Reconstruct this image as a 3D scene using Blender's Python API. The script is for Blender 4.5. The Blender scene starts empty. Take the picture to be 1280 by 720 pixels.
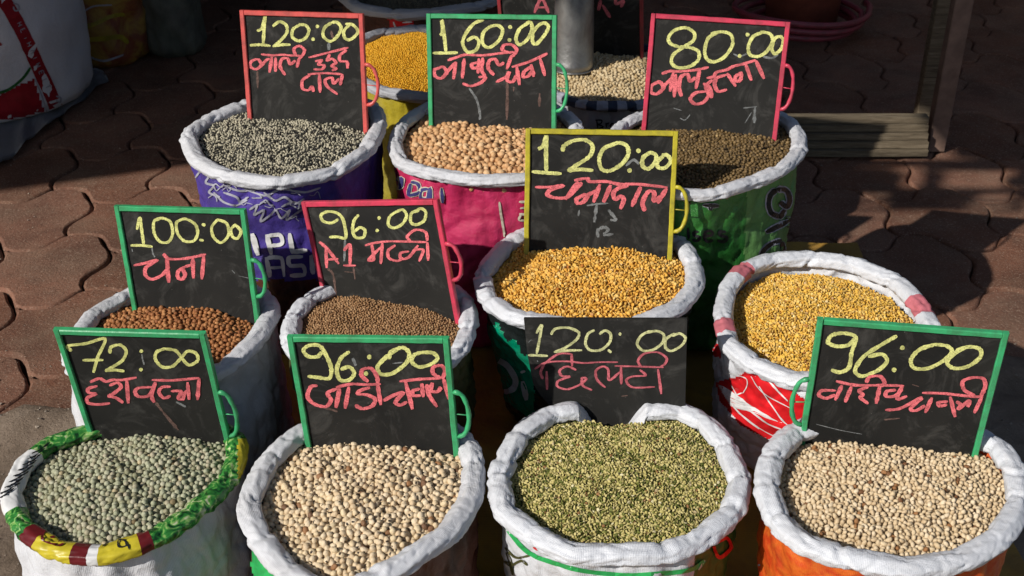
import bpy, bmesh, math, random
import numpy as np
from mathutils import Vector, Matrix, noise
from mathutils.bvhtree import BVHTree

random.seed(7)
rng = np.random.default_rng(11)
S = bpy.context.scene
COL = S.collection
R = math.radians
PI = math.pi

# ------------------------------------------------------------------ camera
CAM_Z, PITCH, F = 1.60, R(30), 1500.0          # F: focal length in photo pixels (1280 wide)
cam = bpy.data.cameras.new("camera")
cam.sensor_width = 36.0
cam.lens = F / 1280 * 36.0
cam.clip_start, cam.clip_end = 0.05, 500
cam.dof.use_dof = True
cam.dof.focus_distance = 2.0
cam.dof.aperture_fstop = 13
camo = bpy.data.objects.new("camera", cam)
camo.location = (0, 0, CAM_Z)
camo.rotation_euler = (PI / 2 - PITCH, 0, 0)
COL.objects.link(camo)
S.camera = camo
# ------------------------------------------------------------------ light
SUN_A, SUN_E = R(50), R(34)                     # towards the sun: left and behind the viewer
to_sun = Vector((-math.sin(SUN_A) * math.cos(SUN_E), -math.cos(SUN_A) * math.cos(SUN_E), math.sin(SUN_E)))
w = bpy.data.worlds.new("World")
S.world = w
w.use_nodes = True
nt = w.node_tree
sky = nt.nodes.new('ShaderNodeTexSky')
sky.sky_type = 'NISHITA'
sky.sun_disc = False
sky.sun_elevation = SUN_E
sky.sun_rotation = PI + SUN_A
nt.links.new(sky.outputs[0], nt.nodes['Background'].inputs[0])
nt.nodes['Background'].inputs[1].default_value = 0.068
sl = bpy.data.lights.new("sun", 'SUN')
sl.energy = 4.6
sl.angle = R(0.6)
sl.color = (1.0, 0.95, 0.88)
so = bpy.data.objects.new("sun", sl)
so.rotation_euler = to_sun.to_track_quat('Z', 'Y').to_euler()
so.location = (0, 0, 5)
COL.objects.link(so)
S.view_settings.view_transform = 'Standard'
S.view_settings.look = 'None'
S.view_settings.exposure = 0.0
S.view_settings.gamma = 1.0
S.render.engine = 'CYCLES'

# ------------------------------------------------------------------ helpers
CP = Vector((0, 0, CAM_Z))
FW = Vector((0, math.cos(PITCH), -math.sin(PITCH)))
UP = Vector((0, math.sin(PITCH), math.cos(PITCH)))


def ray(px, py):
    return FW + Vector(((px - 640) / F, 0, 0)) + UP * ((360 - py) / F)


def on_z(px, py, z):
    """point at height z seen at a photo pixel"""
    d = ray(px, py)
    return CP + d * ((z - CAM_Z) / d.z)


def on_y(px, py, y):
    d = ray(px, py)
    return CP + d * (y / d.y)


def to_px(p):
    v = Vector(p) - CP
    dz = v.dot(FW)
    return 640 + F * v.x / dz, 360 - F * v.dot(UP) / dz


def thing(name, label, cat, loc=(0, 0, 0), group=None, rz=0):
    o = bpy.data.objects.new(name, None)
    COL.objects.link(o)
    o.location = loc
    o.rotation_euler = (0, 0, rz)
    o.empty_display_size = 0.1
    o['label'] = label
    o['category'] = cat
    if group:
        o['group'] = group
    return o


def tag(o, label=None, cat=None, group=None, kind=None):
    for k, v in (('label', label), ('category', cat), ('group', group), ('kind', kind)):
        if v:
            o[k] = v
    return o


def obj(name, mesh, mats=(), parent=None, smooth=False):
    """link a mesh given in world coordinates; parents are un-rotated Empties"""
    if isinstance(mesh, bmesh.types.BMesh):
        me = bpy.data.meshes.new(name)
        mesh.to_mesh(me)
        mesh.free()
    else:
        me = mesh
    for m in (mats if isinstance(mats, (list, tuple)) else [mats]):
        me.materials.append(m)
    if smooth:
        me.polygons.foreach_set('use_smooth', [True] * len(me.polygons))
    o = bpy.data.objects.new(name, me)
    COL.objects.link(o)
    if parent is not None:
        o.parent = parent
        loc = Vector((0, 0, 0))
        q = parent
        while q is not None:
            loc += Vector(q.location)
            q = q.parent
        o.location = -loc
    return o


def mesh_from(name, verts, faces, uvs=None):
    me = bpy.data.meshes.new(name)
    me.from_pydata([tuple(v) for v in verts], [], faces)
    me.update()
    return me


def add_box(bm, c, s, rot=None, mat=0):
    r = bmesh.ops.create_cube(bm, size=1)
    M = Matrix.Translation(Vector(c)) @ (rot.to_4x4() if rot else Matrix.Identity(4)) @ Matrix.Diagonal((s[0], s[1], s[2], 1))
    bmesh.ops.transform(bm, matrix=M, verts=r['verts'])
    for v in r['verts']:
        for f in v.link_faces:
            f.material_index = mat
    return r['verts']


def catmull(P, n, closed=False, tens=0.5):
    """n samples per span"""
    P = [np.array(p, float) for p in P]
    out = []
    N = len(P)
    spans = N if closed else N - 1
    for i in range(spans):
        p1, p2 = P[i], P[(i + 1) % N]
        p0 = P[i - 1] if (closed or i > 0) else p1
        p3 = P[(i + 2) % N] if (closed or i + 2 < N) else p2
        m1, m2 = (p2 - p0) * tens, (p3 - p1) * tens
        for k in range(n):
            t = k / n
            out.append((2 * t**3 - 3 * t**2 + 1) * p1 + (t**3 - 2 * t**2 + t) * m1 + (-2 * t**3 + 3 * t**2) * p2 + (t**3 - t**2) * m2)
    if not closed:
        out.append(P[-1])
    return np.array(out)


def tube_bm(bm, pts, rad, seg=8, closed=False, mat=0):
    pts = [Vector(p) for p in pts]
    n = len(pts)
    rings = []
    ref = None
    for i, p in enumerate(pts):
        a = pts[i - 1] if (i > 0 or closed) else p
        b = pts[(i + 1) % n] if (i < n - 1 or closed) else p
        t = (b - a).normalized()
        if ref is None:
            ref = t.orthogonal().normalized()
        ref = (ref - t * ref.dot(t)).normalized()
        bn = t.cross(ref)
        r = rad[i] if hasattr(rad, '__len__') else rad
        rings.append([bm.verts.new(p + (ref * math.cos(2 * PI * k / seg) + bn * math.sin(2 * PI * k / seg)) * r) for k in range(seg)])
    for i in range(n if closed else n - 1):
        A, B = rings[i], rings[(i + 1) % n]
        for k in range(seg):
            f = bm.faces.new((A[k], A[(k + 1) % seg], B[(k + 1) % seg], B[k]))
            f.material_index = mat
            f.smooth = True
    if not closed:
        bm.faces.new(list(reversed(rings[0]))).material_index = mat
        bm.faces.new(rings[-1]).material_index = mat


# ------------------------------------------------------------------ materials
def srgb(r, g, b):
    f = lambda c: (c / 255 / 12.92) if c / 255 <= 0.04045 else ((c / 255 + 0.055) / 1.055) ** 2.4
    return (f(r), f(g), f(b), 1)


class MT:
    """tiny node-material builder"""

    def __init__(self, name, rough=0.7, spec=0.3):
        self.m = bpy.data.materials.new(name)
        self.m.use_nodes = True
        self.t = self.m.node_tree
        self.b = self.t.nodes['Principled BSDF']
        self.b.inputs['Roughness'].default_value = rough
        self.b.inputs['Specular IOR Level'].default_value = spec

    def n(self, typ, **kw):
        nd = self.t.nodes.new(typ)
        for k, v in kw.items():
            if k in nd.inputs:
                nd.inputs[k].default_value = v
            else:
                setattr(nd, k, v)
        return nd

    def l(self, a, b):
        self.t.links.new(a, b)

    def coord(self, kind='Object'):
        return self.n('ShaderNodeTexCoord').outputs[kind]

    def noise(self, scale, detail=4, rough=0.55, dist=0.0, vec=None):
        nd = self.n('ShaderNodeTexNoise', Scale=scale, Detail=detail, Roughness=rough, Distortion=dist)
        self.l(vec or self.coord(), nd.inputs['Vector'])
        return nd.outputs['Fac']

    def ramp(self, fac, stops):
        r = self.n('ShaderNodeValToRGB')
        e = r.color_ramp.elements
        while len(e) < len(stops):
            e.new(0.5)
        for i, (p, c) in enumerate(stops):
            e[i].position = p
            e[i].color = c
        self.l(fac, r.inputs[0])
        return r.outputs[0]

    def mix(self, fac, a, b, typ='MIX'):
        m = self.n('ShaderNodeMix', data_type='RGBA', blend_type=typ)
        for sck, v in ((m.inputs[0], fac), (m.inputs[6], a), (m.inputs[7], b)):
            if isinstance(v, (int, float, tuple)):
                sck.default_value = v
            else:
                self.l(v, sck)
        return m.outputs[2]

    def bump(self, h, strength=0.3, dist=0.002, prev=None):
        b = self.n('ShaderNodeBump', Strength=strength, Distance=dist)
        self.l(h, b.inputs['Height'])
        if prev is not None:
            self.l(prev, b.inputs['Normal'])
        return b.outputs[0]

    def out(self, col=None, normal=None, rough=None):
        if col is not None:
            if isinstance(col, tuple):
                self.b.inputs['Base Color'].default_value = col
            else:
                self.l(col, self.b.inputs['Base Color'])
        if normal is not None:
            self.l(normal, self.b.inputs['Normal'])
        if rough is not None:
            self.l(rough, self.b.inputs['Roughness'])
        return self.m


def mul(c, k):
    return (c[0] * k, c[1] * k, c[2] * k, 1)


def weave_mat(name, col, col2=None, nscale=14, rough=0.55, dirt=0.35, thread=135, crinkle=0.5, dirtcol=(.30, .26, .21, 1), spec=.35):
    """woven plastic sack cloth: tape weave, crinkles, some dirt"""
    M = MT(name, rough, spec)
    c = M.coord()
    base = col
    if col2:
        base = M.ramp(M.noise(nscale, 5, .6, 1.2, c), [(.40, col), (.60, col2)])
    d = M.ramp(M.noise(9, 6, .68, 0.4, c), [(.46, (0, 0, 0, 1)), (.78, (1, 1, 1, 1))])
    sep = M.n('ShaderNodeMath', operation='MULTIPLY')
    M.l(d, sep.inputs[0])
    sep.inputs[1].default_value = dirt
    colr = M.mix(sep.outputs[0], base, dirtcol)
    uv = M.n('ShaderNodeUVMap').outputs[0]
    w1 = M.n('ShaderNodeTexWave', Scale=thread, wave_type='BANDS', bands_direction='X')
    w2 = M.n('ShaderNodeTexWave', Scale=thread, wave_type='BANDS', bands_direction='Y')
    M.l(uv, w1.inputs[0]); M.l(uv, w2.inputs[0])
    mm = M.n('ShaderNodeMath', operation='MULTIPLY')
    M.l(w1.outputs['Fac'], mm.inputs[0]); M.l(w2.outputs['Fac'], mm.inputs[1])
    colr = M.mix(mm.outputs[0], mix_dark(M, colr), colr)
    n1 = M.bump(mm.outputs[0], .45, .0009)
    n2 = M.bump(M.noise(55, 5, .6, .8, c), crinkle, .004, n1)
    rd = M.n('ShaderNodeTexNoise', noise_type='RIDGED_MULTIFRACTAL', Scale=26, Detail=5, Roughness=.6, Distortion=.6)
    M.l(c, rd.inputs['Vector'])
    n2 = M.bump(rd.outputs['Fac'], .45, .0022, n2)
    n3 = M.bump(M.noise(230, 3, .6, .3, c), crinkle * .8, .0012, n2)
    return M.out(colr, n3)


def mix_dark(M, c):
    return M.mix(1.0, c, (.84, .84, .85, 1), 'MULTIPLY')


def flat_mat(name, col, rough=0.6, var=.25, nscale=40, bump=.2, spec=.3):
    M = MT(name, rough, spec)
    c = M.coord()
    cc = M.ramp(M.noise(nscale, 5, .6, .2, c), [(.3, mul(col, 1 - var)), (.7, mul(col, 1 + var * .5))])
    return M.out(cc, M.bump(M.noise(nscale * 4, 3, .6, 0, c), bump, .001))


def grain_mat(name, cols, rough=.45, spec=.3, speck=None, bump=.25):
    """colour varies from grain to grain"""
    M = MT(name, rough, spec)
    rnd = M.n('ShaderNodeObjectInfo').outputs['Random']
    n = len(cols)
    c = M.ramp(rnd, [((i + .5) / n, cc) for i, cc in enumerate(cols)])
    co = M.coord('Object')
    nz = M.noise(2.2, 3, .6, .3, co)
    c = M.mix(nz, c, M.mix(1.0, c, (.72, .68, .62, 1), 'MULTIPLY'))
    if speck:
        s = M.ramp(M.noise(speck[1], 2, .5, 0, co), [(speck[2], (0, 0, 0, 1)), (speck[2] + .06, (1, 1, 1, 1))])
        c = M.mix(s, c, speck[0])
    return M.out(c, M.bump(M.noise(5, 3, .6, 0, co), bump, .12))


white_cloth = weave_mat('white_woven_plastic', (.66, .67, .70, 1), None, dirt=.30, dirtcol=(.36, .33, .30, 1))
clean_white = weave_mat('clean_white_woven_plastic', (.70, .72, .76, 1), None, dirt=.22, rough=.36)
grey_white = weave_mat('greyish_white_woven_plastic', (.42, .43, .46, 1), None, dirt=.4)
purple_cloth = weave_mat('purple_print', (.085, .055, .34, 1), (.05, .035, .20, 1), 5, dirt=.12, rough=.35)
pink_cloth = weave_mat('magenta_print', (.60, .035, .13, 1), (.50, .02, .09, 1), 12, dirt=.12, rough=.4)
green_cloth = weave_mat('green_print', (.05, .25, .045, 1), (.022, .14, .025, 1), 7, dirt=.05, rough=.22, spec=.5)
green_side_cloth = weave_mat('light_green_print', (.13, .30, .09, 1), None, 7, dirt=.1, rough=.35)
teal_cloth = weave_mat('teal_print', (.0, .30, .155, 1), (.0, .23, .12, 1), 7, dirt=.05, rough=.2, spec=.6)
black_film = flat_mat('black_film_print', (.012, .016, .016, 1), .16, .3, 60, .6, spec=.6)
orange_cloth = weave_mat('orange_print', (.72, .15, .02, 1), (.60, .06, .012, 1), 22, dirt=.08, rough=.35)
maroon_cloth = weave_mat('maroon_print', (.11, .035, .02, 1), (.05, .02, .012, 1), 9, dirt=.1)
mixed_green_white = weave_mat('green_white_print', (.62, .62, .6, 1), None, 9, dirt=.2)
yellow_sack_cloth = weave_mat('yellow_print', (.45, .36, .02, 1), (.30, .25, .02, 1), 9, dirt=.2)
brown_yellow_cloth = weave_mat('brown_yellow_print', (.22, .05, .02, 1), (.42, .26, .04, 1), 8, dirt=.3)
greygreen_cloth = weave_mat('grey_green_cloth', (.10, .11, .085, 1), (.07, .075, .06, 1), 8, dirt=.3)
def leaf_mat():
    M = MT('leaf_print', .3, .45)
    c = M.coord()
    a = M.ramp(M.noise(46, 2.2, .5, 2.2, c), [(.36, (.008, .045, .012, 1)), (.40, (.015, .12, .02, 1)), (.52, (.04, .22, .04, 1)), (.56, (.16, .36, .08, 1)), (.64, (.30, .44, .16, 1)), (.68, (.52, .56, .36, 1))])
    return M.out(a, M.bump(M.noise(30, 4, .6, .6, c), .6, .003))


leaf_print = leaf_mat()
yellow_print = flat_mat('yellow_rim_print', (.52, .43, .03, 1), .35, .2, 60)
yellow_wedge = flat_mat('yellow_wedge_print', (.52, .43, .03, 1), .35, .2, 60)
maroon_print = flat_mat('maroon_rim_print', (.12, .012, .015, 1), .35)
pinkish_print = flat_mat('pink_stripe_print', (.55, .16, .19, 1), .5)
white_print = flat_mat('white_ink', (.66, .66, .66, 1), .5, .12)
grey_print = flat_mat('pale_grey_ink', (.36, .36, .42, 1), .5, .3)
black_print = flat_mat('black_ink', (.012, .012, .014, 1), .4, .2)
navy_print = flat_mat('navy_ink', (.05, .05, .17, 1), .45)
cream_print = flat_mat('cream_ink', (.55, .50, .40, 1), .5)
red_print = flat_mat('red_ink', (.62, .015, .02, 1), .32, .2)
darkred_print = flat_mat('dark_red_ink', (.28, .01, .02, 1), .4)
green_print = flat_mat('green_ink', (.03, .38, .10, 1), .45)
darkgreen_print = flat_mat('dark_green_ink', (.02, .12, .03, 1), .45)
olive_print = flat_mat('olive_brown_ink', (.07, .07, .025, 1), .5)
check_cloth_dark = flat_mat('blue_check_ink', (.035, .045, .08, 1), .5)

# slate with chalk dust
def slate():
    M = MT('slate', .75, .18)
    c = M.coord()
    base = M.ramp(M.noise(7, 5, .6, .6, c), [(.3, (.011, .011, .0105, 1)), (.75, (.023, .022, .020, 1))])
    dust = M.ramp(M.noise(11, 9, .72, 2.5, c), [(.50, (0, 0, 0, 1)), (.80, (1, 1, 1, 1))])
    dm = M.n('ShaderNodeMath', operation='MULTIPLY'); dm.inputs[1].default_value = .26
    M.l(dust, dm.inputs[0])
    base = M.mix(dm.outputs[0], base, (.22, .21, .195, 1))
    sp = M.ramp(M.noise(330, 2, .5, 0, c), [(.76, (0, 0, 0, 1)), (.80, (1, 1, 1, 1))])
    base = M.mix(sp, base, (.20, .19, .17, 1))
    return M.out(base, M.bump(M.noise(260, 4, .6, 0, c), .25, .0006))


slate_m = slate()


def chalk(name, col):
    M = MT(name, .85, .1)
    c = M.coord()
    t = M.ramp(M.noise(420, 4, .7, .3, c), [(.36, (0, 0, 0, 1)), (.52, (1, 1, 1, 1))])
    t2 = M.ramp(M.noise(60, 3, .6, .3, c), [(.30, (.50, .50, .50, 1)), (.58, (1, 1, 1, 1))])
    full = M.mix(1.0, col, t2, 'MULTIPLY')
    f = M.mix(t, mul(col, .38), full)
    return M.out(f)


chalk_yellow = chalk('yellow_chalk', (.74, .74, .27, 1))
chalk_pale = chalk('pale_yellow_chalk', (.64, .64, .32, 1))
chalk_pink = chalk('pink_chalk', (.84, .19, .21, 1))
chalk_pink_dull = chalk('dull_pink_chalk', (.62, .15, .18, 1))
chalk_smear = chalk('smeared_chalk', (.15, .095, .08, 1))
chalk_grey = chalk('grey_chalk', (.22, .23, .23, 1))


def mix3(a, b, t):
    return tuple(a[i] * (1 - t) + b[i] * t for i in range(3)) + (1,)


def plastic(name, col):
    M = MT(name, .38, .45)
    c = M.coord()
    d = M.ramp(M.noise(30, 6, .7, .5, c), [(.40, (0, 0, 0, 1)), (.75, (.85, .85, .85, 1))])
    cc = M.mix(d, col, mix3(mul(col, .42), (.10, .09, .07, 1), .35))
    return M.out(cc, M.bump(M.noise(90, 4, .6, 0, c), .35, .0012))


fr_red = plastic('coral_red_plastic', (.66, .10, .09, 1))
fr_crimson = plastic('crimson_plastic', (.62, .05, .10, 1))
fr_green = plastic('green_plastic', (.045, .38, .15, 1))
fr_yellow = plastic('yellow_plastic', (.50, .43, .03, 1))
fr_dullred = plastic('dull_red_plastic', (.30, .03, .04, 1))

# ground materials
def paver_mat():
    M = MT('terracotta_paver', .78, .25)
    c = M.coord()
    g = M.n('ShaderNodeNewGeometry').outputs['Position']
    rnd = M.n('ShaderNodeObjectInfo').outputs['Random']
    a = M.ramp(rnd, [(0, (.19, .085, .052, 1)), (.5, (.22, .105, .068, 1)), (1, (.25, .125, .085, 1))])
    n1 = M.ramp(M.noise(3.1, 7, .7, .5, g), [(.35, (.55, .55, .55, 1)), (.7, (1.15, 1.1, 1.05, 1))])
    a = M.mix(1.0, a, n1, 'MULTIPLY')
    dust = M.ramp(M.noise(5, 8, .72, .4, g), [(.45, (0, 0, 0, 1)), (.75, (.5, .5, .5, 1))])
    a = M.mix(dust, a, (.25, .18, .125, 1))
    sp = M.ramp(M.noise(190, 3, .6, 0, g), [(.56, (0, 0, 0, 1)), (.68, (.7, .7, .7, 1))])
    a = M.mix(sp, a, (.38, .27, .20, 1))
    sd = M.ramp(M.noise(120, 3, .6, 0, g), [(.30, (.5, .5, .5, 1)), (.42, (0, 0, 0, 1))])
    a = M.mix(sd, a, (.05, .025, .018, 1))
    n = M.bump(M.noise(22, 6, .7, .5, g), .22, .010, M.bump(M.noise(140, 5, .7, 0, g), .9, .004))
    return M.out(a, n)


paver_m = paver_mat()
def dirt_mat():
    M = MT('sandy_soil', .92, .1)
    g = M.n('ShaderNodeNewGeometry').outputs['Position']
    a = M.ramp(M.noise(6, 9, .7, .5, g), [(.3, (.10, .075, .053, 1)), (.52, (.23, .175, .13, 1)), (.75, (.33, .26, .20, 1))])
    sp = M.ramp(M.noise(210, 3, .6, 0, g), [(.60, (0, 0, 0, 1)), (.72, (.5, .5, .5, 1))])
    a = M.mix(sp, a, (.38, .31, .25, 1))
    return M.out(a, M.bump(M.noise(75, 7, .75, 0, g), .8, .008))


dirt_m = dirt_mat()
joint_m = flat_mat('joint_sand', (.07, .05, .038, 1), .95, .4, 30, .5)
tarp_m = weave_mat('yellow_brown_tarpaulin', (.50, .29, .04, 1), (.36, .20, .04, 1), 5, dirt=.45, dirtcol=(.16, .11, .06, 1))
wood_m = None


def wood_mat():
    M = MT('weathered_wood', .8, .2)
    c = M.coord()
    mp = M.n('ShaderNodeMapping'); mp.inputs['Scale'].default_value = (3, 40, 40)
    M.l(c, mp.inputs[0])
    a = M.ramp(M.noise(3, 6, .7, .6, mp.outputs[0]), [(.3, (.06, .045, .03, 1)), (.55, (.17, .135, .09, 1)), (.8, (.28, .23, .165, 1))])
    return M.out(a, M.bump(M.noise(3, 6, .7, .6, mp.outputs[0]), .6, .004))


wood_m = wood_mat()
post_m = flat_mat('rusty_painted_steel', (.20, .13, .10, 1), .7, .5, 12, .5)
steel_m = MT('dull_steel', .42, .5)
steel_m.b.inputs['Metallic'].default_value = .85
_c = steel_m.coord()
steel_m = steel_m.out(steel_m.ramp(steel_m.noise(12, 6, .7, .6, _c), [(.3, (.20, .20, .20, 1)), (.7, (.42, .42, .41, 1))]), steel_m.bump(steel_m.noise(26, 4, .6, 0, _c), .5, .003))
terracotta_m = flat_mat('terracotta', (.20, .05, .03, 1), .8, .4, 10)
hose_m = plastic('dull_pink_hose', (.30, .05, .07, 1))
wall_m = flat_mat('dark_plaster', (.06, .055, .05, 1), .9, .5, 3)
awning_m = flat_mat('awning_cloth', (.05, .05, .06, 1), .9, .3, 8)

# ------------------------------------------------------------------ setting: ground, pavers, soil
bm = bmesh.new()
bmesh.ops.create_grid(bm, x_segments=4, y_segments=4, size=60)
g = obj('ground', bm, joint_m)
g.location.z = -0.035
tag(g, kind='structure')

PX, PY = 0.30, 0.315           # paver pitch


def row_wave(x, phase):        # wavy joint between two rows
    th = 2 * PI * (x - phase) / PX
    return .052 * math.tanh(2.0 * math.sin(th)) / math.tanh(2.0)


def paver_outline(n=14, gap=.0035):
    """bottom edge from one junction to the next, then up the S side, back along the top"""
    a = .028                    # junction sits just after the rise
    bot = [(x, row_wave(x, -a)) for x in np.linspace(0, PX, n)]
    top = [(x, PY + row_wave(x + PX / 2, -a)) for x in np.linspace(0, PX, n)]
    y0, y1 = bot[0][1], top[0][1]
    side = [(.020 * -math.sin(2 * PI * t), y0 + (y1 - y0) * t) for t in np.linspace(0, 1, 9)[1:-1]]
    pts = bot + [(x + PX, y) for x, y in side] + top[::-1] + side[::-1]
    P = np.array(pts)
    out = []
    N = len(P)
    for i in range(N):
        t = P[(i + 1) % N] - P[i - 1]
        t /= np.linalg.norm(t)
        out.append((P[i] + np.array([-t[1], t[0]]) * gap).tolist())
    return P, np.array(out)


def paver_mesh(var):
    _, P = paver_outline(gap=.0028)
    _, Q = paver_outline(gap=.0095 + .001 * var)
    c = np.array([PX / 2, PY / 2])
    bm = bmesh.new()
    lo = [bm.verts.new((p[0], p[1], -.035)) for p in P]
    mid = [bm.verts.new((p[0], p[1], -.0065)) for p in P]
    hi = [bm.verts.new((q[0], q[1], 0)) for q in Q]
    N = len(P)
    for A, B in ((lo, mid), (mid, hi)):
        for i in range(N):
            f = bm.faces.new((A[i], A[(i + 1) % N], B[(i + 1) % N], B[i]))
            f.smooth = True
    bm.faces.new(hi)
    me = bpy.data.meshes.new('paver')
    bm.to_mesh(me); bm.free()
    me.materials.append(paver_m)
    return me


pavm = [paver_mesh(k) for k in range(3)]
junction = on_z(78, 303, 0)
pavement = thing('pavement', 'pavement of interlocking reddish brown wavy pavers', 'pavement', (0, 0, 0))
for k in ('label', 'category'):
    del pavement[k]
pavement['kind'] = 'structure'
rr = random.Random(3)
npav = 0
for k in range(-3, 10):
    for i in range(-6, 16):
        x = junction.x - k * .145 + i * PX + (k // 2) * 0
        # keep the shift bounded so that rows stay over the picture
        y = junction.y + k * PY
        if not (-2.75 < x < 2.75 and 1.9 < y < 6.3):
            continue
        o = bpy.data.objects.new('paver', pavm[rr.randrange(3)])
        COL.objects.link(o)
        o.parent = pavement
        o.location = (x, y, rr.uniform(-.003, .002))
        o.rotation_euler = (rr.uniform(-.006, .006), rr.uniform(-.006, .006), 0)
        npav += 1
for k in range(1, 10):         # fill the right side in the far rows
    for i in range(16, 22):
        x = junction.x - k * .145 + i * PX
        y = junction.y + k * PY
        if x < 2.75 and y < 6.3 and npav < 300:
            o = bpy.data.objects.new('paver', pavm[rr.randrange(3)])
            COL.objects.link(o); o.parent = pavement
            o.location = (x, y, rr.uniform(-.003, .002)); npav += 1

# sandy soil in front of the pavement, heaped over its edge
nx, ny = 150, 64
vs, fs = [], []
for j in range(ny):
    for i in range(nx):
        x = -3.2 + 6.4 * i / (nx - 1)
        v = j / (ny - 1)
        edge = 2.30 + .05 * noise.noise((x * 2.1, 3, 0)) + .03 * noise.noise((x * 9, 1, 0)) + (.22 if x > .3 else 0)
        y = -.5 + (edge + .5) * (v ** .6)
        z = .019 + .032 * noise.fractal((x * 7, y * 7, 0), .8, 2.1, 6) + .008 * noise.noise((x * 31, y * 31, 2))
        if y > edge - .10:
            z -= .075 * ((y - edge + .10) / .10) ** 1.5
        vs.append((x, y, z))
for j in range(ny - 1):
    for i in range(nx - 1):
        a = j * nx + i
        fs.append((a, a + 1, a + nx + 1, a + nx))
soil = obj('soil', mesh_from('soil', vs, fs), dirt_m, smooth=True)
tag(soil, kind='structure')

def smooth(a, b, x):
    t_ = min(1, max(0, (x - a) / (b - a)))
    return t_ * t_ * (3 - 2 * t_)


def tarp_h(x, y):              # low covered platform under the middle and rear rows
    return .046 + .17 * smooth(1.66, 1.80, y) * smooth(-.62, -.50, x) * (1 - smooth(.62, .74, x)) * (1 - smooth(2.55, 2.65, y))


# yellow brown tarpaulin the sacks stand on
nx, ny = 110, 100
vs, fs = [], []
for j in range(ny):
    for i in range(nx):
        u, v = i / (nx - 1), j / (ny - 1)
        x = -.82 - .14 * math.exp(-((v - .67) / .05) ** 2) + 1.76 * u + .02 * math.sin(v * 7)
        y = 1.10 + 1.82 * v + .03 * math.sin(u * 9)
        if v < .75:
            x += .0
        z = tarp_h(x, y) + .012 * noise.noise((x * 5, y * 5, 1)) + .006 * noise.noise((x * 17, y * 17, 4))
        vs.append((x, y, z))
for j in range(ny - 1):
    for i in range(nx - 1):
        a = j * nx + i
        fs.append((a, a + 1, a + nx + 1, a + nx))
t = obj('tarpaulin', mesh_from('tarpaulin', vs, fs), tarp_m, smooth=True)
tag(t, 'yellow brown sheet spread on the ground under the sacks of pulses', 'ground sheet')
def finish_uv(me, uvs):
    ul = me.uv_layers.new(name='UVMap')
    li = np.zeros(len(me.loops), dtype=np.int32)
    me.loops.foreach_get('vertex_index', li)
    ul.data.foreach_set('uv', np.asarray(uvs, dtype=np.float32)[li].ravel())


finish_uv(t.data, [(v[0], v[1]) for v in vs])

# shop wall far back and the awning above it that shades the rear of the picture
bm = bmesh.new()
add_box(bm, (0, 7.4, 1.5), (12, .2, 3.1))
add_box(bm, (-3.1, 5.3, 1.5), (.2, 4.0, 3.1))
add_box(bm, (3.5, 5.3, 1.5), (.2, 4.0, 3.1))
wall = obj('shop_wall', bm, wall_m)
tag(wall, kind='structure')


def lift(px, py, z=2.5):
    """point of the awning edge whose shadow lies at a spot of the ground"""
    p = on_z(px, py, 0)
    return p + to_sun * (z / to_sun.z)


edge = [lift(-420, 300), lift(0, 239), lift(235, 207), lift(700, 196), lift(985, 190), lift(990, 152), lift(1165, 146), lift(1192, 196), lift(1300, 204), lift(1700, 220)]  # notch at the right is shaped to let sun onto the slats
bm = bmesh.new()
A = [bm.verts.new(p) for p in edge]
B = [bm.verts.new((p.x + .6, 7.2, 2.75)) for p in edge]
for i in range(len(edge) - 1):
    bm.faces.new((A[i], A[i + 1], B[i + 1], B[i]))
# unseen strips added to shade the ground at right, gaps leave slivers of sun
for y0, y1, spans in ((197, 207, [(1000, 1300)]), (207, 212, [(1015, 1118), (1152, 1300)]), (212, 222, [(1030, 1130), (1152, 1182), (1268, 1300)]), (222, 233, [(1040, 1126), (1150, 1178), (1255, 1300)]),
                      (233, 241, [(1050, 1300)]), (241, 248, [(1055, 1066), (1106, 1222), (1266, 1290)]), (248, 253, [(1055, 1280)]), (253, 259, [(1058, 1070), (1108, 1212), (1264, 1280)]), (259, 263, [(1060, 1276)])):
    for x0, x1 in spans:
        q = [lift(x0, y0), lift(x1, y0 + 2), lift(x1 + 3, y1 + 2), lift(x0 - 2, y1 + .5)]
        bm.faces.new([bm.verts.new(p) for p in q])
bmesh.ops.solidify(bm, geom=bm.faces[:], thickness=.006)
aw = obj('awning', bm, awning_m)
tag(aw, kind='structure')

# ------------------------------------------------------------------ sacks
SACKS = {}


class Sack:
    pass


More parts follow.
